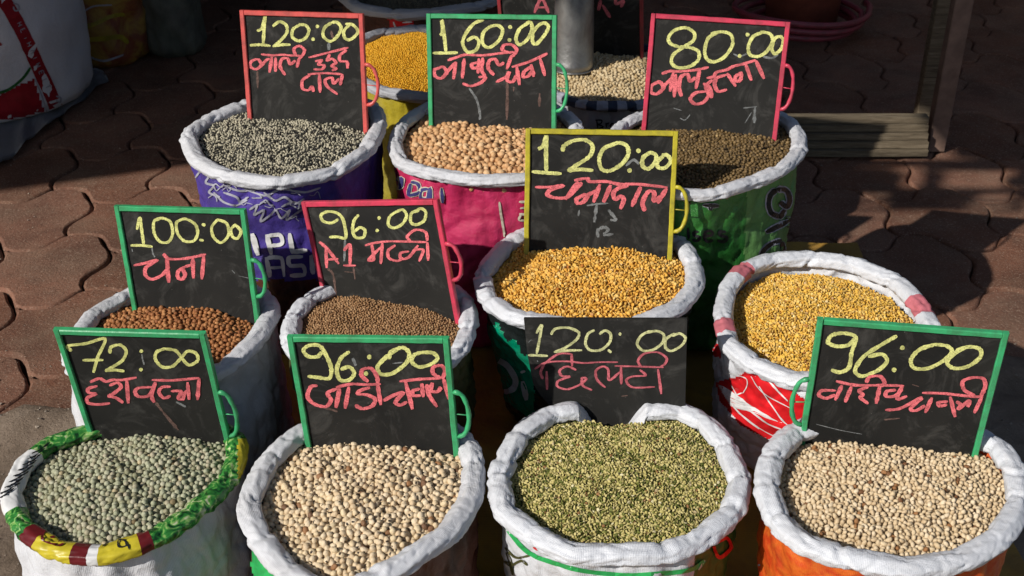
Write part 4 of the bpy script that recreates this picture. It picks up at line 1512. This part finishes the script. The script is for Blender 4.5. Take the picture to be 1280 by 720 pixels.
# unframed slate, standing just behind the rim of the moong sack
yb = on_z(762, 508, .41).y + .012
make_board([(655, 400), (859, 398), (660, 500), (858, 507)], 'bare unframed slate with a broken corner reading 120:00 behind the split green pulses', moong, None, None,
    [[(50, 128), (82, 78), (68, 170), (52, 250)], [(0, 258), (60, 260), (120, 262)], [(138, 135), (165, 100), (240, 93), (305, 122), (290, 165), (220, 215), (155, 240)], [(158, 240), (240, 230), (325, 228)],
     [(400, 108), (360, 130), (345, 190), (375, 228), (440, 225), (490, 180), (495, 130), (462, 110), (428, 132)], [(552, 132)], [(480, 225), (500, 242)],
     [(735, 110), (680, 140), (655, 190), (690, 230), (750, 225), (805, 185), (815, 135), (770, 112), (700, 125)], [(880, 126), (830, 160), (825, 210), (860, 232), (920, 200), (945, 155), (910, 127), (865, 142)]],
    [[(40, 342), (110, 302), (230, 295), (330, 305), (430, 300), (540, 300)], [(85, 320), (180, 252), (262, 250)], [(262, 250), (265, 325)], [(112, 355), (115, 465)], [(100, 305), (76, 360), (90, 400)],
     [(290, 347), (235, 325), (190, 350), (205, 383), (252, 385), (182, 412), (178, 445), (235, 462), (310, 435), (350, 400), (325, 395), (330, 440), (385, 467)],
     [(465, 452), (415, 405), (408, 350), (450, 325), (482, 345), (488, 408), (555, 355)], [(558, 320), (560, 432)], [(520, 322), (650, 325), (815, 330)], [(670, 345), (705, 378), (625, 385), (590, 410), (630, 450), (762, 447)],
     [(780, 340), (800, 490)], [(682, 330), (660, 290), (700, 247), (780, 240), (832, 275), (820, 310), (785, 332)]],
    (660, 390), 4.8, 2.9, 2.5, ymat=chalk_pale, pmat=chalk_pink_dull, frame=False, yplane=yb, bury=.085, tilt0=R(3),
    extra=[([(0, 185), (20, 165)], 1.0, 1), ([(55, 290), (60, 298)], 1.2, 1), ([(560, 505), (600, 500)], 1.0, 0)])

# two more boards at the back
def back_board(TL, TR, BL, BR, y, label, strokes):
    return make_board([TL, TR, BL, BR], label, None, fr_dullred, None, [], strokes, (0, 0), 1, 2.5, 3.0, pmat=chalk_pink_dull, yplane=y, bury=.03, tilt0=R(14), group='chalk price boards')


back_board((612, -85), (806, -85), (630, 78), (803, 78), 2.95, 'dull red framed board with pink marks standing behind the steel can',
           [[(751, 0), (748, 13)], [(753, 6), (763, 22)], [(770, -4), (770, 5), (779, 1), (776, 9)], [(668, 16), (677, -2), (686, 16)], [(671, 9), (684, 9)]])
# ================================================================== prints on the sacks
P_ = printed
surf_items = []
# purple sack
scr = [[(245, 222), (252, 214), (262, 218), (258, 228), (268, 232), (262, 240), (276, 246)], [(262, 218), (280, 226), (292, 222), (285, 232), (300, 238), (318, 236)], [(268, 240), (280, 252), (295, 256), (310, 250)],
       [(312, 262), (322, 256), (318, 268), (330, 262), (326, 276), (338, 268), (345, 262), (352, 272), (362, 262), (358, 274), (370, 266), (378, 260)], [(300, 232), (330, 244), (352, 236), (380, 240), (400, 234)],
       [(330, 240), (344, 250), (356, 246), (368, 254), (380, 248)], [(352, 258), (366, 252), (384, 256), (396, 250)], [(280, 240), (296, 246), (300, 252), (312, 246)]]
items = [('s', p, 2.6, 0, 0) for p in scr]
rs_ = random.Random(21)
for q in range(26):
    x, y = rs_.uniform(250, 410), rs_.uniform(228, 280)
    y = y - (x - 330) * .02
    items.append(('s', [(x, y), (x + rs_.uniform(3, 7), y - rs_.uniform(-3, 5)), (x + rs_.uniform(6, 12), y + rs_.uniform(-4, 5)), (x + rs_.uniform(9, 17), y + rs_.uniform(-5, 5))], rs_.uniform(.8, 1.8), 0, 0))
# IPL / ASE block letters
items += [('s', [(316, 291), (323, 318)], 7, 1, 0), ('s', [(334, 292), (340, 318)], 6, 1, 0), ('s', [(334, 294), (350, 293), (353, 304), (339, 306)], 5, 1, 0), ('s', [(362, 291), (366, 316)], 6, 1, 0), ('s', [(364, 314), (384, 312)], 6, 1, 0),
          ('s', [(334, 322), (338, 346)], 6, 1, 0), ('s', [(332, 323), (352, 322), (355, 345)], 5, 1, 0), ('s', [(338, 334), (354, 333)], 4, 1, 0), ('s', [(378, 320), (362, 321), (363, 331), (378, 331), (380, 342), (363, 343)], 5, 1, 0), ('s', [(388, 318), (391, 342)], 6, 1, 0), ('s', [(388, 319), (400, 318)], 5, 1, 0), ('s', [(390, 330), (400, 329)], 4, 1, 0)]
P_('printed_lettering', urad, items, [grey_print, white_print])
# magenta sack: "a Dal"
def outlined(strokes, w1, w2, a, b):
    return [('s', p, w1, a, 0) for p in strokes] + [('s', p, w2, b, 1) for p in strokes]


dal = [[(503, 222), (497, 226), (496, 233), (502, 234), (504, 222), (500, 236)], [(514, 229), (511, 244)], [(514, 227), (523, 230), (524, 240), (511, 244)], [(536, 236), (528, 238), (527, 247), (535, 248), (538, 235), (539, 251)], [(552, 234), (553, 253)]]
items = outlined(dal, 6.0, 3.6, 1, 0) + outlined([[(649, 252), (660, 253), (661, 258), (650, 260)], [(649, 267), (660, 268)], [(652, 267), (649, 274), (660, 275)]], 3, 1.6, 1, 1)
items += [('s', [(624, 252), (626, 268), (629, 282), (630, 296)], 3.0, 1, 0), ('s', [(627, 275), (631, 292)], 3.0, 1, 1)]
P_('printed_lettering', kabuli, items, [navy_print, cream_print])
# green sack
five = [[(970, 236), (962, 244), (960, 256), (964, 266), (974, 270), (980, 262)], [(970, 236), (982, 238), (986, 250), (982, 258), (974, 252)]]
ish = [[(985, 276), (956, 290)], [(984, 270), (984, 284)]]
cee = [[(976, 300), (964, 304), (954, 312), (950, 320)], [(976, 302), (978, 314), (972, 322)]]
items = outlined(five, 9, 6, 1, 0) + outlined(ish, 9, 6, 1, 0) + outlined(cee, 8, 5, 1, 0)
items += outlined([[(878, 256), (898, 257)], [(888, 254), (888, 262)]], 6, 4.2, 1, 0)
ses = [[(860, 284), (861, 298)], [(873, 289), (867, 290), (869, 294), (874, 296), (871, 300), (866, 299)], [(879, 295), (889, 293), (888, 288), (882, 289), (880, 296), (884, 301), (890, 299)], [(907, 289), (898, 290), (900, 294), (908, 296), (905, 301), (896, 300)]]
items += [('s', p, 3.8, 0, 0) for p in ses]
P_('printed_lettering', kala, items, [black_print, grey_print])
# teal sack: "Di"
D = [[(617, 448), (630, 488)], [(616, 446), (634, 456), (645, 474), (642, 486), (630, 490)]]
items = [('s', D[0], 8, 0, 0), ('s', D[1], 7.5, 0, 0), ('s', [(654, 463), (655, 466)], 6.5, 0, 0), ('s', [(654, 476), (659, 500)], 7, 0, 0), ('s', [(622, 498), (630, 506), (637, 522)], 11, 0, 0), ('s', [(632, 532), (640, 538)], 5, 0, 0)]
P_('printed_lettering', cdal, items, [white_print])
# red patch on the unpriced sack
poly = [(923, 470), (935, 462), (960, 470), (985, 484), (1008, 500), (1000, 560), (960, 548), (925, 530), (900, 500), (896, 478)]
items = [('p', poly, 0, 0, 2), ('p', [(882, 420), (902, 432), (903, 448), (884, 442)], 0, 0, 2)]
sw = [[(900, 470), (915, 466), (935, 474), (930, 490), (912, 496)], [(915, 480), (930, 505), (960, 528), (990, 540)], [(905, 490), (925, 515), (950, 535)], [(940, 470), (955, 490), (990, 510)], [(950, 482), (975, 520), (990, 535)], [(960, 475), (985, 500)], [(930, 520), (960, 540), (985, 550)]]
for q in range(12):
    t_ = q / 11
    sw.append([(898 + 16 * t_, 480 + 26 * t_), (922 + 24 * t_, 494 + 22 * t_), (950 + 28 * t_, 516 + 12 * t_)][: 3 if q % 2 else 2])
items += [('s', p, 1.1 + .9 * ((i * 7) % 3) / 2, 1, 1) for i, p in enumerate(sw)]
P_('printed_patch', toor, items, [red_print, white_print])
# moong sack
items = [('s', [(613, 628), (625, 646), (650, 680), (668, 694), (690, 702), (730, 713), (790, 718), (860, 712), (880, 700)], 5.5, 0, 0),
         ('s', [(634, 690), (638, 700), (642, 718)], 4, 2, 0), ('s', [(632, 684), (645, 696), (664, 694)], 3, 2, 0), ('s', [(640, 706), (652, 700), (660, 706)], 3, 2, 0), ('s', [(630, 700), (640, 708)], 3, 2, 0),
         ('s', [(660, 672), (665, 678)], 2.4, 1, 1), ('s', [(668, 682), (674, 686)], 4, 1, 1), ('s', [(684, 692), (690, 694)], 3, 1, 1),
         ('s', [(890, 680), (906, 672), (912, 684), (898, 696), (890, 682)], 4.5, 1, 1), ('s', [(880, 700), (872, 712)], 2, 3, 0)]
P_('printed_marks', moong, items, [green_print, red_print, olive_print, cream_print])
P_('printed_patch', jadi, [('p', [(296, 676), (315, 682), (345, 712), (372, 735), (300, 735), (292, 700)], 0, 0, 2)], [green_print])
# orange sack flecks
items = [('s', [(1262, 706), (1270, 700), (1268, 712), (1280, 702)], 3, 0, 0), ('s', [(1250, 718), (1262, 716)], 3, 0, 0), ('s', [(950, 705), (948, 722)], 4, 0, 0)]
P_('printed_marks', barik, items, [grey_print])
# letters on the pea sack's printed rim
items = [('s', [(78, 664), (68, 668), (56, 664), (54, 676), (72, 682), (80, 680)], 3, 1, 0), ('s', [(62, 672), (74, 672), (74, 678)], 2.5, 1, 0),
         ('s', [(148, 676), (156, 676), (158, 682), (149, 684), (148, 677)], 2.2, 0, 0), ('s', [(160, 680), (162, 688)], 2.2, 0, 0), ('s', [(145, 668), (153, 664)], 2.0, 0, 0), ('s', [(128, 684), (134, 680)], 1.5, 0, 0)] + [('s', [(0 + 5.6 * k, 618 - 7.2 * k), (11 + 5.6 * k, 613 - 7.2 * k), (24 + 5.4 * k, 604 - 7.2 * k)], 1.7, 0, 0) for k in range(-1, 8)]
P_('printed_rim_lettering', peas, items, [black_print, maroon_print], 'rim')
# "Brown" written on the cream bean sack
br = [[(746, 150), (747, 160)], [(744, 150), (752, 150), (751, 154), (747, 155), (754, 158), (746, 161)], [(757, 153), (758, 160)], [(757, 155), (761, 153)], [(764, 154), (768, 155), (766, 159), (763, 157), (765, 154)], [(770, 153), (772, 158), (775, 154), (777, 158), (780, 152)], [(783, 158), (784, 152), (788, 151), (788, 157)]]
P_('printed_lettering', cream, [('s', p, 1.6, 0, 0) for p in br], [black_print])
P_('printed_patch', rear, [('p', [(484, 22), (520, 22), (512, 38), (492, 44)], 0, 0, 3), ('s', [(492, 27), (496, 38)], 2, 1, 1), ('s', [(503, 28), (515, 27)], 2, 1, 1)], [red_print, white_print])

# ================================================================== things at the back
# steel measuring can standing in the cream beans
cb = on_z(716, 86, .59)
root = thing('measuring_can', 'tall dull steel measuring can standing in the sack of cream beans', 'measuring can', tuple(cb))
bm = bmesh.new()
prof = [(.0, .002), (.046, .0), (.050, .003), (.0505, .02), (.0495, .022), (.0485, .10), (.046, .19), (.044, .20), (.043, .197), (.0, .195)]
rings = []
for (r_, h_) in prof:
    rings.append([bm.verts.new((cb.x + max(r_, .0005) * math.cos(a * 2 * PI / 40) * (1 + .012 * math.sin(3 * a * 2 * PI / 40 + h_ * 30)), cb.y + max(r_, .0005) * math.sin(a * 2 * PI / 40), cb.z + h_)) for a in range(40)])
for A, B in zip(rings, rings[1:]):
    for k in range(40):
        bm.faces.new((A[k], A[(k + 1) % 40], B[(k + 1) % 40], B[k])).smooth = True
obj('can_body', bm, steel_m, root)
bm = bmesh.new()
tube_bm(bm, [(cb.x + .0505 * math.cos(a * 2 * PI / 40), cb.y + .0505 * math.sin(a * 2 * PI / 40), cb.z + .004) for a in range(40)], .0022, 6, closed=True)
obj('base_ring', bm, steel_m, root)


def tall_sack(name, label, gx, gy, r_, hgt, mat, lean=(0, 0), seed=0, squash=1.0):
    p = on_z(gx, gy, 0)
    root = thing(name, label, 'sack', (p.x, p.y, 0), 'closed bulk sacks in the shade')
    NB, KB = 72, 30
    V, UVs, Fc = [], [], []
    for j in range(KB):
        t = j / (KB - 1)
        for i in range(NB):
            a = 2 * PI * i / NB
            k = 1 + .07 * math.sin(PI * t) - (.22 * (1 - t / .06) ** 2 if t < .06 else 0) - (.5 * ((t - .92) / .08) ** 2 if t > .92 else 0)
            q = Vector((math.cos(a), math.sin(a), t * 2))
            rr_ = r_ * k + .014 * noise.fractal(q * 2.1 + Vector((seed, 0, 0)), .8, 2.1, 5) + .010 * abs(noise.noise(q * 6 + Vector((0, seed, 0))))
            V.append((p.x + rr_ * math.cos(a) + lean[0] * t, p.y + rr_ * math.sin(a) * squash + lean[1] * t, .0 + hgt * t))
            UVs.append((a * r_, t * hgt))
    for j in range(KB - 1):
        for i in range(NB):
            a, b = j * NB + i, j * NB + (i + 1) % NB
            Fc.append((a, b, b + NB, a + NB))
    Fc.append(tuple((KB - 1) * NB + i for i in range(NB)))
    me = mesh_from('body', V, Fc)
    finish_uv(me, UVs)
    s = Sack()
    s.root = root
    s.bodyo = obj('body', me, mat, root, smooth=True)
    s.body_bvh = BVHTree.FromPolygons(V, Fc)
    return s


s1 = tall_sack('bulk_sack', 'large white bulk sack with a red lettered stripe, in shade at the left', -12, 122, .37, .95, clean_white, (-.06, 0), 1)
# its prints
items = [('s', [(-2, -8), (12, 12), (30, 45), (48, 85), (62, 115), (72, 140)], 17, 0, 0), ('p', [(-20, 128), (42, 98), (58, 146), (-20, 150)], 0, 0, 3), ('s', [(-10, 118), (10, 112), (28, 98), (38, 84)], 3.5, 1, 0), ('s', [(43, 98), (52, 120), (60, 146)], 2, 2, 1), ('s', [(-6, 52), (2, 56)], 4, 0, 1)]
for i, (x, y) in enumerate([(24, 30), (28, 38), (32, 47), (36, 55), (40, 64), (43, 72), (47, 81), (51, 90), (55, 99), (59, 108)]):
    ch = 'DETERGENT'[i % 9] if False else 'HEIHAIHEIT'[i]
    up = (1.5, 3.4); sd = (5.2, -2.4)
    def L(a, b):
        return (x + a * sd[0] + b * up[0] * .6, y + a * sd[1] + b * up[1] * .9)
    G = {'H': [[(-.5, -.6), (.5, -.6)], [(-.5, .6), (.5, .6)], [(0, -.6), (0, .6)]], 'E': [[(-.5, -.6), (.5, -.6)], [(-.5, -.6), (-.5, .6)], [(.5, -.6), (.5, .6)], [(0, -.6), (0, .5)]], 'I': [[(-.5, 0), (.5, 0)]], 'A': [[(-.5, -.6), (.5, 0), (-.5, .6)]], 'T': [[(-.5, 0), (.5, 0)], [(.5, -.6), (.5, .6)]]}
    for stx in G[ch]:
        items.append(('s', [L(a, b) for a, b in stx], 1.1, 2, 2))
items.append(('s', [(16, 4), (22, 6), (23, 12), (18, 13), (16, 8)], 2, 2, 2))
items.append(('s', [(69, 120), (75, 122), (74, 127), (69, 125)], 2, 2, 2))
P_('printed_stripe', s1, items, [darkred_print, darkgreen_print, grey_print])
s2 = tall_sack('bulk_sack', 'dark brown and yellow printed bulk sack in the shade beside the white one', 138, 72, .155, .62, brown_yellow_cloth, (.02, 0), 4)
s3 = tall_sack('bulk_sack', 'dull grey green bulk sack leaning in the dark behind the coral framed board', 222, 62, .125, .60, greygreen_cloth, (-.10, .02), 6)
P_('printed_marks', s3, [('s', [(222, 74), (232, 77), (244, 75)], 4, 0, 0)], [darkred_print])
P_('printed_marks', s2, [('s', [(98, 36), (118, 30), (140, 20), (156, 18)], 5, 0, 0), ('s', [(106, 50), (130, 48), (150, 46), (160, 54)], 6, 0, 0), ('s', [(100, 18), (116, 8), (140, 6)], 2, 1, 0), ('s', [(110, 70), (130, 76), (155, 68)], 2.5, 1, 0)], [yellow_sack_cloth, grey_print])

# pale sheet lying under the white bulk sack
pts = [(-60, 150), (20, 150), (70, 128), (118, 98), (138, 104), (120, 118), (80, 145), (45, 170), (10, 200), (-60, 240)]
nx = 40
bm = bmesh.new()
vv = []
edge_f = [(-90, 240), (5, 207), (45, 172), (90, 140), (137, 104)]
edge_b = [(-90, 120), (10, 110), (50, 100), (90, 92), (130, 92)]
ef, eb = catmull(edge_f, 10), catmull(edge_b, 10)
rows = 16
for i in range(len(ef)):
    col_ = []
    for j in range(rows):
        t = j / (rows - 1)
        x, y = ef[i] * (1 - t) + eb[i] * t
        q = on_z(x, y, 0)
        q.z = .010 + .018 * abs(noise.fractal(Vector((q.x * 5, q.y * 5, 0)), .8, 2, 4)) + .004 * math.sin(i * .9)
        col_.append(bm.verts.new(q))
    vv.append(col_)
for i in range(len(vv) - 1):
    for j in range(rows - 1):
        bm.faces.new((vv[i][j], vv[i + 1][j], vv[i + 1][j + 1], vv[i][j + 1])).smooth = True
bmesh.ops.solidify(bm, geom=bm.faces[:], thickness=.002)
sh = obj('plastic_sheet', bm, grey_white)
tag(sh, 'crumpled pale sheet on the pavers under the white bulk sack', 'sheet')

# tub with a coil of pink hose
tb = on_z(1000, 30, 0)
root = thing('terracotta_tub', 'dark terracotta tub in the shade at the back, a coil of hose round its foot', 'tub', tuple(tb))
bm = bmesh.new()
prof = [(.13, 0), (.15, .02), (.17, .25), (.18, .28), (.165, .285), (.15, .24), (.12, .05), (.001, .04)]
rings = [[bm.verts.new((tb.x + r_ * math.cos(a * 2 * PI / 36), tb.y + r_ * math.sin(a * 2 * PI / 36), h_)) for a in range(36)] for r_, h_ in prof]
for A, B in zip(rings, rings[1:]):
    for k in range(36):
        bm.faces.new((A[k], A[(k + 1) % 36], B[(k + 1) % 36], B[k])).smooth = True
obj('tub_body', bm, terracotta_m, root)
bm = bmesh.new()
hp = []
for i in range(110):
    a = 2 * PI * i / 36
    r_ = .24 + .015 * math.sin(i * .31) + .012 * (i // 36)
    hp.append((tb.x - .03 + r_ * math.cos(a), tb.y - .10 + r_ * .95 * math.sin(a), .025 + .028 * i / 36 + .006 * math.sin(a * 2)))
tube_bm(bm, hp, .013, 8)
ho = obj('hose', bm, hose_m)
tag(ho, 'coil of dull pink hose lying on the dark ground behind the board priced 80.00', 'hose')

# slatted stand with two posts
pb = on_z(1168, 197, 0)
pl = on_z(1000, 200, 0)
root = thing('wooden_stand', 'weathered slatted wooden stand with two tall posts, behind the green sack', 'stand', tuple(pb))
Wd = pb.x - pl.x + .15
for k in range(5):
    bm = bmesh.new()
    zc = .022 + k * .024
    nseg = 16
    pr = None
    for i in range(nseg + 1):
        x = pb.x - .03 - Wd * i / nseg
        dy = .004 * noise.noise((x * 4, k * 3, 0))
        dz_ = .002 * noise.noise((x * 6, k * 5, 2))
        sec = [(-.018, -.0105), (.018, -.0105), (.018, .0105), (-.018, .0105)]
        cur = [bm.verts.new((x, pb.y + .012 * k + a + dy, zc + b + dz_)) for a, b in sec]
        if pr:
            for j in range(4):
                bm.faces.new((pr[j], pr[(j + 1) % 4], cur[(j + 1) % 4], cur[j]))
        else:
            bm.faces.new(cur[::-1])
        pr = cur
    bm.faces.new(pr)
    bmesh.ops.recalc_face_normals(bm, faces=bm.faces[:])
    obj('slat', bm, wood_m, root)
for (qx, qy, wd, m_) in ((1166, 190, .058, post_m), (1150, 152, .05, wood_m)):
    q = on_z(qx, qy, 0)
    bm = bmesh.new()
    add_box(bm, (q.x + .01, q.y + .02, .62), (wd, .045, 1.24))
    bmesh.ops.bevel(bm, geom=bm.edges[:], offset=.003, segments=1, affect='EDGES')
    obj('post', bm, m_, root)

# grit and small stones scattered on soil and pavers
def grit(name, label, n, region, sizes, mat, seed, cat='grit'):
    r_ = random.Random(seed)
    V, Fc = [], []
    base = [Vector(q) for q in ((1, 0, 0), (-1, 0, 0), (0, 1, 0), (0, -1, 0), (0, 0, .8), (0, 0, -.8))]
    fs_ = [(0, 2, 4), (2, 1, 4), (1, 3, 4), (3, 0, 4), (2, 0, 5), (1, 2, 5), (3, 1, 5), (0, 3, 5)]
    for _ in range(n):
        x, y, z = region(r_)
        k = sizes[0] * (sizes[1] / sizes[0]) ** (r_.random() ** 2.2)
        M = Matrix.Rotation(r_.uniform(0, 6.3), 3, 'Z') @ Matrix.Rotation(r_.uniform(-.6, .6), 3, 'X')
        o = len(V)
        for q in base:
            w_ = M @ (q * k * r_.uniform(.65, 1.2))
            V.append((x + w_.x, y + w_.y, z + w_.z * .8))
        Fc += [tuple(o + i for i in f) for f in fs_]
    o = obj(name, mesh_from(name, V, Fc), mat, smooth=False)
    tag(o, label, cat, None, 'stuff')
    return o


sdep = bpy.context.evaluated_depsgraph_get()
soil_bvh = BVHTree.FromPolygons([v.co.copy() for v in soil.data.vertices], [tuple(p.vertices) for p in soil.data.polygons])


def on_soil(r_):
    while True:
        if r_.random() < .6:
            x, y = r_.uniform(-1.5, -.7), r_.uniform(1.4, 2.3)
        else:
            x, y = r_.uniform(.7, 1.9), r_.uniform(1.7, 2.55)
        h = soil_bvh.ray_cast(Vector((x, y, 1)), Vector((0, 0, -1)))
        if h[0] is not None:
            return x, y, max(h[0].z, -.002) + .001


stone_m = flat_mat('pale_grit', (.30, .25, .20, 1), .9, .5, 60)
grit('grit', 'loose grit and crumbs of soil on the sandy ground', 2600, on_soil, (.0012, .0065), stone_m, 4)


def on_paving(r_):
    x = r_.uniform(-2.0, -.9) if r_.random() < .55 else r_.uniform(.8, 2.1)
    return x, r_.uniform(2.2, 4.2) if r_.random() < .5 else 2.25 + abs(r_.gauss(0, .25)), .001


grit('paving_grit', 'scattered grit and fallen grains on the brown pavers', 900, on_paving, (.001, .0042), stone_m, 8)
